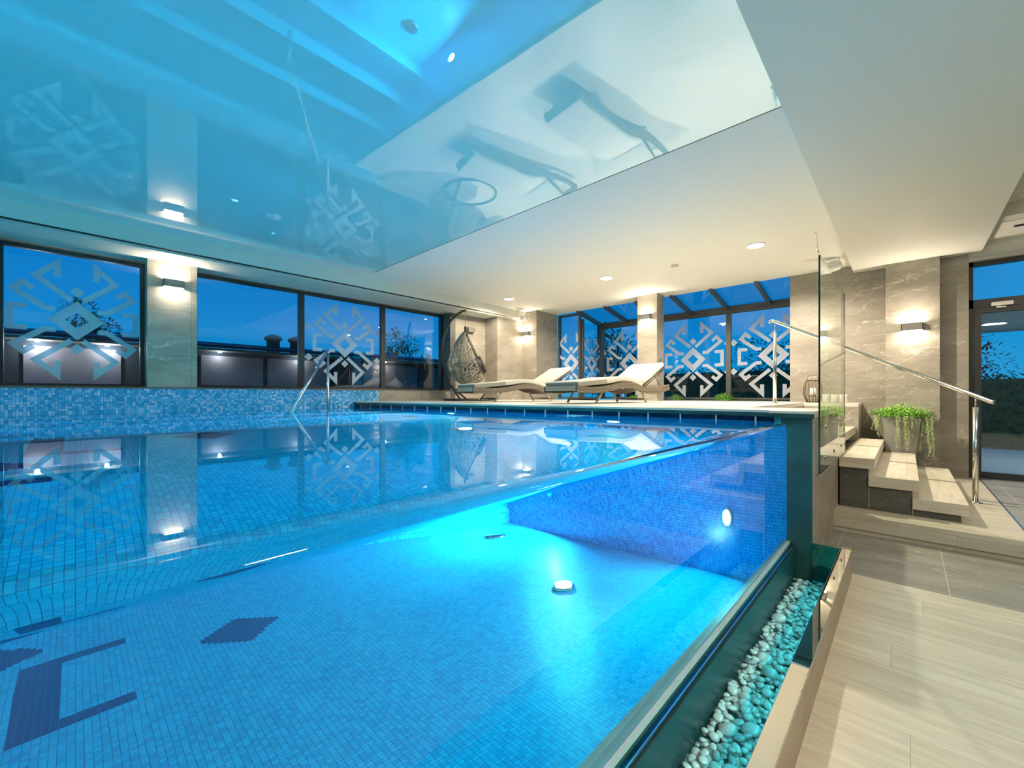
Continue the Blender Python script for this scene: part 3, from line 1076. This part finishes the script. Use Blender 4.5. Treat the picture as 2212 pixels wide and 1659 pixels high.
# white spot heads
def spot_head(loc, d, label, r=.075, l=.22, power=0):
    root = empty('spot_lamp', loc)
    q = Vector(d).normalized().to_track_quat('Z', 'Y')
    hd = MB().lathe([(r * .6, -l / 2), (r * .95, -l / 2 + .03), (r, -l / 2 + .06), (r, l / 2 - .02), (r * .95, l / 2)], seg=26).build('lamp_head', M['white_plastic'], root)
    hd.rotation_euler = q.to_euler()
    hd.location = (0, 0, -r - .045)
    MB().tube([(-r - .008, 0, -r - .045), (-r - .008, 0, -.004), (r + .008, 0, -.004), (r + .008, 0, -r - .045)], .006, 6).box((-.03, -.03, -.004), (.03, .03, 0)).build('bracket', M['white_plastic'], root)
    tag(root, label, 'spotlight')


spot_head((-.78, 7.55, CEIL), (-.85, -.5, -.25), 'white cylindrical spotlight under the ceiling beside the beam')
spot_head((-6.50, 7.20, z(1.90)), (.5, -.7, -.35), 'white cylindrical spotlight on the corner column by the conservatory', .06, .16)
sd = MB().box((-.045, -.025, -.045), (.045, .025, 0)).build('motion_detector', M['white_plastic'], None, (-2.55, 6.27, CEIL), bevel=.004)
tag(sd, 'small white detector box on the lounge ceiling', 'detector')
# slot diffuser at the right
vn = empty('air_vent', (2.2, 7.62, z(2.0)))
MB().box((-1.40, -.22, -.012), (1.7, .45, 0)).build('vent_panel', M['white_ceiling'], vn)
MB().box((-1.28, -.02, -.016), (1.6, .06, -.012)).build('vent_slot', M['black'], vn)
tag(vn, 'long slot air vent in the ceiling panel above the door', 'vent')
# control strip on the column
cs = empty('control_strip', (-3.51, 7.93, z(.57)))
MB().box((0.001, -.03, -.13), (.010, .03, .13)).build('panel', M['lamp_metal'], cs)
for k in range(3):
    MB().box((.010, -.012, -.075 + k * .055), (.013, .012, -.05 + k * .055)).build('indicator', M['led'], cs)
tag(cs, 'slim control strip with three small lights on the side of the column', 'control panel')

# ================================================================== LOUNGERS
def strip(profile, x0, x1, th, mb, mi=0, nx=1):
    """ribbon body following a side profile (y,z top), with thickness below"""
    n = len(profile)
    vs = []
    nrm = []
    for i in range(n):
        a = profile[max(i - 1, 0)]
        b_ = profile[min(i + 1, n - 1)]
        dy, dz = b_[0] - a[0], b_[1] - a[1]
        l = math.hypot(dy, dz)
        nrm.append((-dz / l, dy / l))
    for i, (y_, z_) in enumerate(profile):
        ny, nz_ = nrm[i]
        for x_ in (x0, x1):
            vs.append((x_, y_, z_))
        for x_ in (x0, x1):
            vs.append((x_, y_ - ny * th, z_ - nz_ * th))
    fs = []
    for i in range(n - 1):
        a = i * 4
        b_ = a + 4
        fs += [(a, a + 1, b_ + 1, b_), (a + 2, b_ + 2, b_ + 3, a + 3), (a, b_, b_ + 2, a + 2), (a + 1, a + 3, b_ + 3, b_ + 1)]
    fs += [(0, 2, 3, 1), (4 * n - 4, 4 * n - 3, 4 * n - 1, 4 * n - 2)]
    mb.add(vs, fs, mi, False)
    return mb


def smoothp(keys, n=26):
    out = []
    for k in range(n + 1):
        t_ = keys[0][0] + (keys[-1][0] - keys[0][0]) * k / n
        for i in range(len(keys) - 1):
            if keys[i][0] <= t_ <= keys[i + 1][0] + 1e-9:
                p0 = keys[max(i - 1, 0)]; p1 = keys[i]; p2 = keys[i + 1]; p3 = keys[min(i + 2, len(keys) - 1)]
                s_ = (t_ - p1[0]) / (p2[0] - p1[0])
                m1 = (p2[1] - p0[1]) / (p2[0] - p0[0]) * (p2[0] - p1[0])
                m2 = (p3[1] - p1[1]) / (p3[0] - p1[0]) * (p2[0] - p1[0])
                h_ = (2 * s_**3 - 3 * s_**2 + 1) * p1[1] + (s_**3 - 2 * s_**2 + s_) * m1 + (-2 * s_**3 + 3 * s_**2) * p2[1] + (s_**3 - s_**2) * m2
                out.append((t_, h_))
                break
    return out


def make_lounger():
    root = empty('sun_lounger')
    W = .31
    base = smoothp([(-.42, .235), (-.1, .225), (.25, .255), (.55, .305), (.80, .290), (1.05, .235), (1.3, .215), (1.55, .245), (1.72, .285)], 34)
    # woven side skirts and slatted bed
    for sx in (-1, 1):
        m_ = MB()
        th = .085
        strip(base, sx * W, sx * (W - .03), th, m_)
        m_.build('woven_side', M['woven'], root)
    m_ = MB()
    strip([p for p in base if p[0] < 1.0], -W + .03, W - .03, .03, m_)
    m_.box((-W + .03, -.42, .17), (W - .03, -.39, .235)).box((-W + .03, 1.69, .20), (W - .03, 1.72, .28))
    m_.build('bed', M['rattan'], root)
    # legs: foot pair leans to the head, head pair leans to the foot
    for (yf, yt, zt) in ((0, .16, .20), (1.15, 1.04, .17)):
        for sx in (-1, 1):
            MB().tube([(sx * .265, yf, .012), (sx * .265, yt, zt)], .017, 8).build('leg', M['rattan'], root)
        MB().tube([(-.265, yf + .015, .055), (.265, yf + .015, .055)], .010, 8).build('stretcher', M['stand'], root)
    # back rest frame + support
    m_ = MB()
    for sx in (-1, 1):
        m_.tube([(sx * .29, 1.02, .25), (sx * .29, 1.58, .555)], .012, 8)
        m_.tube([(sx * .29, 1.05, .225), (sx * .29, 1.61, .53)], .008, 8)
    m_.tube([(-.29, 1.58, .555), (.29, 1.58, .555)], .012, 8)
    m_.build('backrest_frame', M['stand'], root)
    for sx in (-1, 1):
        MB().tube([(sx * .27, 1.36, .42), (sx * .27, 1.52, .27)], .006, 6).build('prop', M['stand'], root)
    # cushions
    seat = smoothp([(-.40, .285), (-.1, .315), (.25, .345), (.55, .380), (.80, .360), (1.03, .300)], 22)
    m_ = MB()
    strip([(p[0], p[1] + .005) for p in seat], -.30, .30, .075, m_)
    c_ = m_.build('seat_cushion', M['cushion'], root, bevel=.018)
    c_.data.shade_smooth()
    m_ = MB()
    s2 = [p for p in seat if p[0] < .22]
    strip([(p[0], p[1] - .008) for p in s2], -.303, .303, .055, m_)
    o_ = m_.build('cushion_cover', M['cushion_grey'], c_, bevel=.004)
    m_ = MB()
    strip([(1.00, .325), (1.20, .425), (1.40, .535), (1.575, .635)], -.30, .30, .065, m_)
    c_ = m_.build('back_cushion', M['cushion'], root, bevel=.02)
    c_.data.shade_smooth()
    return root


lg = make_lounger()
lg.location = (-3.29, 4.87, DECK)
lg.rotation_euler = (0, 0, R(-8))
tag(lg, 'wicker sun lounger with cream cushion, nearer the stairs on the deck', 'sun lounger', 'wicker loungers on the deck')
l2 = copy_tree(lg)
l2.location = (-5.12, 4.78, DECK)
l2.rotation_euler = (0, 0, R(-14))
tag(l2, 'wicker sun lounger with cream cushion, in front of the hanging egg chair', 'sun lounger', 'wicker loungers on the deck')

# ================================================================== EGG CHAIR
random.seed(7)
CH = (-6.42, 5.40, DECK)
ang = math.atan2(.689, .725)                 # opening direction, towards the right of the view
ec = empty('hanging_egg_chair', CH, ang)
tag(ec, 'wicker hanging egg chair on a curved dark stand by the far left window', 'hanging chair')
Z0, Z1 = .30, 1.41
def er(zz):
    t_ = (zz - Z0) / (Z1 - Z0)
    t_ = max(0.0, min(1.0, t_))
    low = math.sqrt(max(0, 1 - ((.40 - min(t_, .40)) / .40)**2.0))
    hi = 1.0 if t_ <= .40 else math.cos((t_ - .40) / .60 * math.pi / 2)**.85 * (1 - .12 * math.sin((t_ - .40) / .60 * math.pi))
    return .40 * low * hi if t_ > .40 else .40 * low
def ecx(zz): return .07 * (1 - (zz - Z0) / (Z1 - Z0))
def rim(zz): return .42 * (Z1 - zz) / (Z1 - .42) + .0
def ept(th, zz, k=1.0):
    r_ = er(zz) * k
    return Vector((ecx(zz) + r_ * math.cos(th), r_ * math.sin(th), zz))
def inside(p): return p.x < rim(p.z) + .003 or p.z < .40
web = MB()
for i in range(1150):
    th = random.uniform(0, 2 * math.pi)
    zz = random.uniform(Z0 + .01, Z1 - .06)
    d_ = random.uniform(0, 2 * math.pi)
    pts = []
    cur = d_ 
    for s_ in range(9):
        p = ept(th, zz)
        if not inside(p) or zz < Z0 + .004 or zz > Z1 - .03:
            break
        pts.append(p)
        st_ = .036
        th += math.cos(cur) * st_ / max(er(zz), .06)
        zz += math.sin(cur) * st_
        cur += random.uniform(-.45, .45)
    if len(pts) > 2:
        web.tube(pts, .0042, 3, cap=False)
web.build('wicker_shell', M['rattan_web'], ec)
ribs = MB()
for k in range(10):
    th = R(50 + k * 29)
    pts = []
    for s_ in range(30):
        zz = Z0 + .01 + (Z1 - Z0 - .02) * s_ / 29
        p = ept(th, zz)
        if inside(p):
            pts.append(p)
    if len(pts) > 3:
        ribs.tube(pts, .0055, 5)
ribs.build('shell_ribs', M['stand'], ec)
# rim of the opening
rm = []
for sgn in (1, -1):
    seq = []
    for s_ in range(26):
        zz = .40 + (Z1 - .42) * s_ / 25
        r_ = er(zz)
        c_ = (rim(zz) - ecx(zz)) / max(r_, 1e-4)
        c_ = max(-1, min(1, c_))
        seq.append(ept(sgn * math.acos(c_), zz))
    rm += seq if sgn == 1 else seq[::-1]
bot = [ept(R(a), .40) for a in range(-40, 41, 8)]
MB().tube(rm, .011, 8).tube([p for p in bot], .010, 8).build('rim', M['stand'], ec)
# cushion inside
m_ = MB()
for (cx_, cz_, rx, ry, rz) in ((.03, .60, .30, .33, .24), (.22, .72, .15, .25, .15)):
    prof_ = [(math.sin(math.pi * k / 12), -math.cos(math.pi * k / 12)) for k in range(13)]
    m_.lathe([(max(r_, .02) * 1.0, h_ * rz) for r_, h_ in prof_], (cx_, 0, cz_), 22, sx=rx, sy=ry)
m_.build('seat_cushion', M['dark_cushion'], ec)
m_ = MB()
m_.box((-.18, -.20, -.05), (.18, .20, .05))
c_ = m_.build('back_pillow', M['dark_cushion'], ec, (.30, .05, .72), bevel=.04, rot=(0, R(65), R(12)))
# stand
ring = [(.10 + .52 * math.cos(R(a)), .52 * math.sin(R(a)), .022) for a in range(0, 360, 10)]
MB().tube(ring, .020, 8, closed=True).build('base_ring', M['stand'], ec)
MB().tube([(-.42, .0, .022), (-.30, .20, .022), (-.30, .20, .024)], .018, 8).tube([(-.04, .50, .03), (-.28, 0.0, .28)], .022, 8).tube([(-.04, -.50, .03), (-.28, 0.0, .28)], .022, 8).build('strut', M['stand'], ec)
arm = [(-.20, 0, .16), (-.30, 0, .30), (-.40, 0, .50), (-.46, 0, .75), (-.475, 0, 1.0), (-.45, 0, 1.25), (-.385, 0, 1.45), (-.28, 0, 1.62), (-.16, 0, 1.735), (-.05, 0, 1.80), (.01, 0, 1.81)]
MB().tube([(-.30, 0, .27)] + arm[2:], .026, 12).build('arm', M['stand'], ec)
m_ = MB()
zc_ = 1.80
k = 0
while zc_ > 1.47:
    a_ = 0 if k % 2 else R(90)
    pr = []
    for s_ in range(10):
        t_ = 2 * math.pi * s_ / 10
        pr.append((math.cos(a_) * .011 * math.cos(t_), math.sin(a_) * .011 * math.cos(t_), zc_ - .014 + .017 * math.sin(t_)))
    m_.tube(pr, .0032, 5, closed=True)
    zc_ -= .024
    k += 1
m_.build('chain', M['chain'], ec)
MB().tube([(0, 0, 1.49), (0, 0, 1.38)], .022, 12).build('hanger_knot', M['stand'], ec)

# ================================================================== PLANTS
def leaf_quad(mb, p, d, w_, l, mi=0, curl=.3):
    d = Vector(d).normalized()
    s_ = d.cross(Vector((0, 0, 1)))
    if s_.length < .1:
        s_ = Vector((1, 0, 0))
    s_.normalize()
    p = Vector(p)
    a = p + d * l * .5 + Vector((0, 0, .02 * curl))
    b_ = p + d * l - Vector((0, 0, l * curl))
    mb.add([p - s_ * w_ * .2, p + s_ * w_ * .2, a + s_ * w_ * .5, a - s_ * w_ * .5, b_], [(0, 1, 2, 3), (3, 2, 4)], mi)


pp = empty('potted_plant', (-.06, 7.82, LAND))
rz_pot = z(-.315) - LAND
pr = MB()
wt_, wb_ = .20, .13
pr.add([(-wb_, -wb_, 0), (wb_, -wb_, 0), (wb_, wb_, 0), (-wb_, wb_, 0), (-wt_ * .92, -wt_ * .9, rz_pot), (wt_, -wt_ * .9, rz_pot), (wt_, wt_ * .8, rz_pot), (-wt_ * .92, wt_ * .8, rz_pot)],
       [(0, 3, 2, 1), (4, 5, 6, 7), (0, 1, 5, 4), (1, 2, 6, 5), (2, 3, 7, 6), (3, 0, 4, 7)])
pr.build('planter', M['pot'], pp, bevel=.006)
random.seed(3)
m_ = MB()
for i in range(1300):
    a = random.uniform(0, 2 * math.pi)
    r_ = .22 * math.sqrt(random.random())
    p = (r_ * math.cos(a) * 1.35, r_ * math.sin(a) * .85 - .02, rz_pot + random.uniform(-.01, .15) * (1.25 - r_ / .3))
    leaf_quad(m_, p, (math.cos(a) + random.uniform(-.6, .6), math.sin(a) + random.uniform(-.6, .6), random.uniform(.0, .9)), random.uniform(.008, .016), random.uniform(.05, .11))
m_.build('foliage', M['leaf'], pp)
m_ = MB()
for i in range(46):
    side = random.random()
    if side < .28:
        sx, sy = random.uniform(-.27, -.20), random.uniform(-.22, -.02)
        L_ = random.uniform(.15, .30)
    elif side < .72:
        sx, sy = random.uniform(.20, .31), random.uniform(-.24, .0)
        L_ = random.uniform(.25, .55)
    else:
        sx, sy = random.choice((-.02, .06, .09, .10)) + random.uniform(-.02, .02), random.uniform(-.24, -.21)
        L_ = random.uniform(.10, .42)
    zz = rz_pot + .03
    x_, y_ = sx, sy
    pts = []
    while L_ > 0:
        pts.append((x_, y_, zz))
        zz -= .02
        L_ -= .02
        x_ += random.uniform(-.006, .007)
        y_ += random.uniform(-.005, .004)
        for q_ in range(5):
            leaf_quad(m_, (x_, y_, zz), (random.uniform(-1, 1), random.uniform(-1, .6), random.uniform(-.9, .3)), .005, random.uniform(.018, .04), curl=.1)
    if len(pts) > 2:
        m_.tube(pts, .0022, 4)
m_.build('trailing_stems', M['leaf_pale'], pp)
m_ = MB()
for i in range(14):
    leaf_quad(m_, (-.03 + random.uniform(-.02, .02), 0, rz_pot + .09), (random.uniform(-1, .8), random.uniform(-.5, .5), 1.4), .014, random.uniform(.05, .09))
m_.build('rust_flower', M['rust'], pp)
tag(pp, 'tapered grey planter with bright green foliage trailing over its sides', 'potted plant')


def bush(loc_, r_, h_, n_, label, mat=None, lf=.05):
    o_ = MB()
    for i in range(n_):
        a = random.uniform(0, 2 * math.pi)
        q_ = math.sqrt(random.random())
        p = (q_ * r_ * math.cos(a), q_ * r_ * math.sin(a), random.random() * h_ * (1.05 - q_ * .6))
        leaf_quad(o_, p, (math.cos(a), math.sin(a), random.uniform(.1, 1)), lf * .45, random.uniform(lf, lf * 1.9))
    root = empty('bushy_plant', loc_)
    o_.build('foliage', mat or M['leaf'], root)
    MB().tube([(0, 0, 0), (0.01, 0, h_ * .6)], .008, 6).build('stem', M['bark'], root)
    tag(root, label, 'plant')


bush((-2.68, 9.02, DECK), .17, .15, 300, 'low bushy green plant on the floor by the conservatory post')
bush((-3.62, 8.95, DECK), .12, .13, 160, 'small green plant just right of the column, by the glass')
bush((-4.55, 8.9, DECK), .15, .10, 200, 'low green plant by the glass behind the near lounger')

# lantern and candles at the head of the stairs
ln = empty('lantern', (-1.04, 7.78, DECK))
for k in range(14):
    a = 2 * math.pi * k / 14
    MB().tube([(.075 * math.cos(a), .075 * math.sin(a), 0), (.125 * math.cos(a), .125 * math.sin(a), .13), (.115 * math.cos(a), .115 * math.sin(a), .25), (.085 * math.cos(a), .085 * math.sin(a), .34)], .0055, 6).build('slat', M['slat'], ln)
for (rr, hh) in ((.085, .34), (.078, .012)):
    MB().tube([(rr * math.cos(R(a)), rr * math.sin(R(a)), hh) for a in range(0, 360, 20)], .005, 6, closed=True).build('hoop', M['stand'], ln)
MB().lathe([(.07, .09), (.07, .095)]).build('tray', M['stand'], ln)
MB().tube([(-.08, 0, .345), (-.05, 0, .42), (.05, 0, .42), (.08, 0, .345)], .004, 6).build('carrying_handle', M['stand'], ln)
tag(ln, 'slatted wooden lantern standing behind the glass screen', 'lantern')
cd = MB().lathe([(.045, .096), (.045, .22), (.040, .225)], seg=24).build('candle', M['candle'], None, (-1.04, 7.78, DECK))
tag(cd, 'white pillar candle inside the slatted lantern', 'candle')
for i, (x, lb) in enumerate(((-.88, 'white scalloped candle, the left one of the group on the ledge'), (-.775, 'white scalloped candle, the middle one of the group on the ledge'), (-.675, 'white scalloped candle, the right one of the group on the ledge'))):
    m_ = MB()
    seg = 28
    vs, fs = [], []
    prof_ = [(.040, 0), (.046, .03), (.043, .07), (.046, .115), (.040, .125), (.034, .115)]
    for (r_, h_) in prof_:
        for k in range(seg):
            a = 2 * math.pi * k / seg
            s_ = 1 + .05 * math.cos(7 * a)
            vs.append((r_ * s_ * math.cos(a), r_ * s_ * math.sin(a), h_ + (.006 * math.cos(5 * a) if h_ > .1 else 0)))
    for j in range(len(prof_) - 1):
        for k in range(seg):
            l_ = (k + 1) % seg
            fs.append((j * seg + k, j * seg + l_, (j + 1) * seg + l_, (j + 1) * seg + k))
    fs += [tuple(range(seg - 1, -1, -1)), tuple(range((len(prof_) - 1) * seg, len(prof_) * seg))]
    m_.add(vs, fs, 0, True)
    o_ = m_.build('candle', M['candle'], None, (x, 7.78, DECK))
    tag(o_, lb, 'candle', 'white candles on the ledge at the stair head')

# ================================================================== PEBBLES
random.seed(11)
def pebble_mesh(name, seed, mat):
    rr = random.Random(seed)
    prof_ = [(math.sin(math.pi * k / 8), -math.cos(math.pi * k / 8)) for k in range(9)]
    m_ = MB()
    m_.lathe([(max(a, .04), b_) for a, b_ in prof_], seg=12)
    ax = (1.0, rr.uniform(.6, .95), rr.uniform(.38, .6))
    ph = [rr.uniform(0, 6.28) for _ in range(4)]
    m_.v = [(x_ * ax[0] * (1 + .10 * math.sin(2 * y_ + ph[0])), y_ * ax[1] * (1 + .12 * math.sin(2.3 * x_ + ph[1])), z_ * ax[2] * (1 + .10 * math.sin(2 * x_ + ph[2]))) for x_, y_, z_ in m_.v]
    o_ = m_.build(name, mat)
    return o_


protos = [pebble_mesh('pebble', s_, M['rock'][s_ % 2 if s_ % 3 == 0 else 0]) for s_ in range(8)]
first = [True] * 8
placed = []
tries = 0
PZ = z(-1.345)
while len(placed) < 300 and tries < 60000:
    tries += 1
    big = random.random() < .22
    s_ = random.uniform(.029, .046) if big else random.uniform(.014, .025)
    yy = 1.30 + 2.33 * random.random()
    xx = random.uniform(-.600 + s_ * .8, -.340 - s_ * .8)
    if xx < -.56 and big:
        continue
    if yy + s_ > 3.69:
        continue
    if any((xx - a)**2 + (yy - b_)**2 < ((s_ + c_) * .76)**2 for a, b_, c_ in placed):
        continue
    placed.append((xx, yy, s_))
for (xx, yy, s_) in placed:
    k = random.randrange(8)
    if first[k]:
        o_ = protos[k]
        first[k] = False
    else:
        o_ = protos[k].copy()
        COL.objects.link(o_)
    o_.location = (xx, yy, PZ + random.uniform(-.004, .008))
    o_.scale = (s_, s_, s_)
    o_.rotation_euler = (random.uniform(-.35, .35), random.uniform(-.35, .35), random.uniform(0, 6.28))
    if s_ > .026:
        tag(o_, 'large smooth wet pebble in the channel below the clear pool wall', 'pebble', 'large pebbles in the channel')
    else:
        tag(o_, 'small smooth wet pebble in the channel below the clear pool wall', 'pebble', 'small pebbles in the channel')
# the uncounted rest below and between
m_ = MB()
base_v = [tuple(v.co) for v in protos[0].data.vertices]
base_f = [tuple(p.vertices) for p in protos[0].data.polygons]
for i in range(2600):
    s_ = random.uniform(.010, .022)
    yy = random.uniform(-.6, 3.67)
    xx = random.uniform(-.592, -.345)
    lift = 0 if yy > 1.3 else random.uniform(0, .02)
    mt = Matrix.Translation((xx, yy, PZ - .022 + lift + random.uniform(-.008, .006))) @ Matrix.Rotation(random.uniform(0, 6.28), 4, 'Z') @ Matrix.Rotation(random.uniform(-.6, .6), 4, 'X') @ Matrix.Scale(s_, 4)
    m_.add([mt @ Vector(v) for v in base_v], base_f, 0, True)
tag(m_.build('pebble_fill', M['rock'][0]), 'layer of small wet pebbles filling the channel between the larger ones', 'pebbles', kind='stuff')
struct(MB().box((-.60, YB, z(-1.42)), (-.336, 3.70, PZ - .022)).build('channel_water', M['darkteal']))

# ================================================================== OUTSIDE
struct(MB().box((-60, -40, -.9), (XG - .5, 60, -.6)).box((XG - .5, 9.6, -.5), (60, 60, LAND - .02)).build('ground', M['ground']))
struct(MB().box((-1.0, YW + .3, LAND - .3), (7, 13.0, LAND - .01)).build('terrace', M['paving']))
# neighbouring low building with eave and lamps
nb_ = empty('outbuilding', (-11.2, 0, -.6))
hz = lambda v: z(v) + .6
MB().box((-.6, -6, 0), (0, 10, hz(.95))).build('wall', M['dark_ext'], nb_)
for k, (y0, y1) in enumerate(((-5.0, -2.9), (-.62, .62), (1.9, 3.1), (3.2, 4.6), (5.3, 7.4), (8.0, 9.8))):
    MB().box((0.0, y0, 0), (.05, y1, hz(.86))).build('board_panel', M['galv'], nb_)
MB().box((-.6, -6, hz(.95)), (.42, 10, hz(1.0))).build('eave', M['eave'], nb_)
m_ = MB().prism([(-3.5, hz(1.0) + .45), (.50, hz(1.0)), (.50, hz(1.0) + .06), (-3.5, hz(1.0) + .53)], -6, 10, axis='y')
m_.build('roof', M['roofm'], nb_)
for (y, p) in ((-.45, 15), (.42, 15), (2.2, 5), (3.9, 5), (6.2, 4)):
    o_ = MB().lathe([(.035, -.03), (.035, 0)], (.22, y, hz(.95)), seg=16).build('eave_lamp', M['lens'], nb_)
    lamp('eave_light', 'POINT', (.20, y, hz(.90)), p, (1.0, .80, .66), size=.03, parent=nb_)
for (y, s_) in ((3.66, 1.0), (4.24, 1.0)):
    ch_ = MB().lathe([(.15, 0), (.16, .34), (.21, .35), (.21, .42), (.17, .45), (.06, .50)], (-1.1, y, hz(1.10)), seg=18).build('chimney', M['chimney'], nb_)
tag(nb_, 'low dark outbuilding with lit eaves seen through the left windows', 'building')


def tree(loc_, h_, r_, n_, label, mat, zc=None):
    root = empty('tree', loc_)
    MB().tube([(0, 0, 0), (.05, 0, h_ * .5), (0, .05, h_ * .85)], [.09, .06, .02], 8).build('trunk', M['bark'], root)
    o_ = MB()
    blobs = [(random.uniform(-r_, r_) * .6, random.uniform(-r_, r_) * .6, h_ * random.uniform(.55, .95), r_ * random.uniform(.35, .6)) for _ in range(9)]
    for i in range(n_):
        bx, by, bz, br = random.choice(blobs)
        d_ = Vector((random.gauss(0, 1), random.gauss(0, 1), random.gauss(0, .8)))
        d_.normalize()
        p = Vector((bx, by, bz)) + d_ * br * random.uniform(.6, 1)
        leaf_quad(o_, p, d_, .07, .14)
    o_.build('foliage', mat, root)
    tag(root, label, 'tree')


tree((-16.5, .45, -.6), 4.5, .72, 1300, 'round leafy tree above the outbuilding roof in the first left window', M['leaf_dark'])
tree((-17.0, 10.8, -.6), 4.6, 1.3, 1300, 'dark conifer-like tree behind the egg chair window', M['leaf_dark'])
tree((-7.6, 13.5, -.6), 4.6, 1.6, 2200, 'dense dark tree outside the conservatory on its left', M['leaf_dark'])
struct(MB().box((0.35, YW + .35, z(1.17)), (4.4, 12.0, z(1.27))).build('terrace_canopy', M['plaster']))  # slab added for the ceiling reflection in the door glass
lamp('terrace_light', 'AREA', (2.3, 10.2, z(1.12)), 22, WARM, size=.3)  # added fill without a fitting, brightens the terrace outside the door
hg = MB()
hg.box((-1.5, 14.2, LAND - .1), (7.0, 15.0, z(.35)))
for i in range(2600):
    leaf_quad(hg, (random.uniform(-1.5, 7), random.uniform(14.0, 14.3), random.uniform(LAND, z(.42))), (random.uniform(-1, 1), -1, random.uniform(-.3, 1)), .06, .12)
hg = hg.build('garden_hedge', M['leaf_dark'])
tag(hg, 'dark clipped hedge beyond the terrace seen through the entrance door', 'hedge')
tree((1.0, 17.8, -.6), 3.4, 1.8, 2400, 'dark garden tree seen through the entrance door', M['leaf_dark'])
tree((5.2, 17.5, -.6), 3.6, 2.0, 2200, 'broad dark garden tree at the right edge beyond the door', M['leaf_dark'])
tree((-3.6, 19.5, -.6), 3.4, 2.0, 2200, 'dark garden tree far behind the middle of the conservatory', M['leaf_dark'])

hg = MB()
hg.box((-8.5, 15.9, -.7), (-1.8, 16.6, z(.80)))  # added hedge, stands for the dark reflection in the lower panes
for i in range(3200):
    leaf_quad(hg, (random.uniform(-8.5, -1.8), random.uniform(15.7, 15.95), random.uniform(-.6, z(.92))), (random.uniform(-1, 1), -1, random.uniform(-.3, 1)), .07, .14)
hg = hg.build('garden_hedge', M['leaf_dark'])
tag(hg, 'tall dark hedge in the garden behind the glazed conservatory', 'hedge')
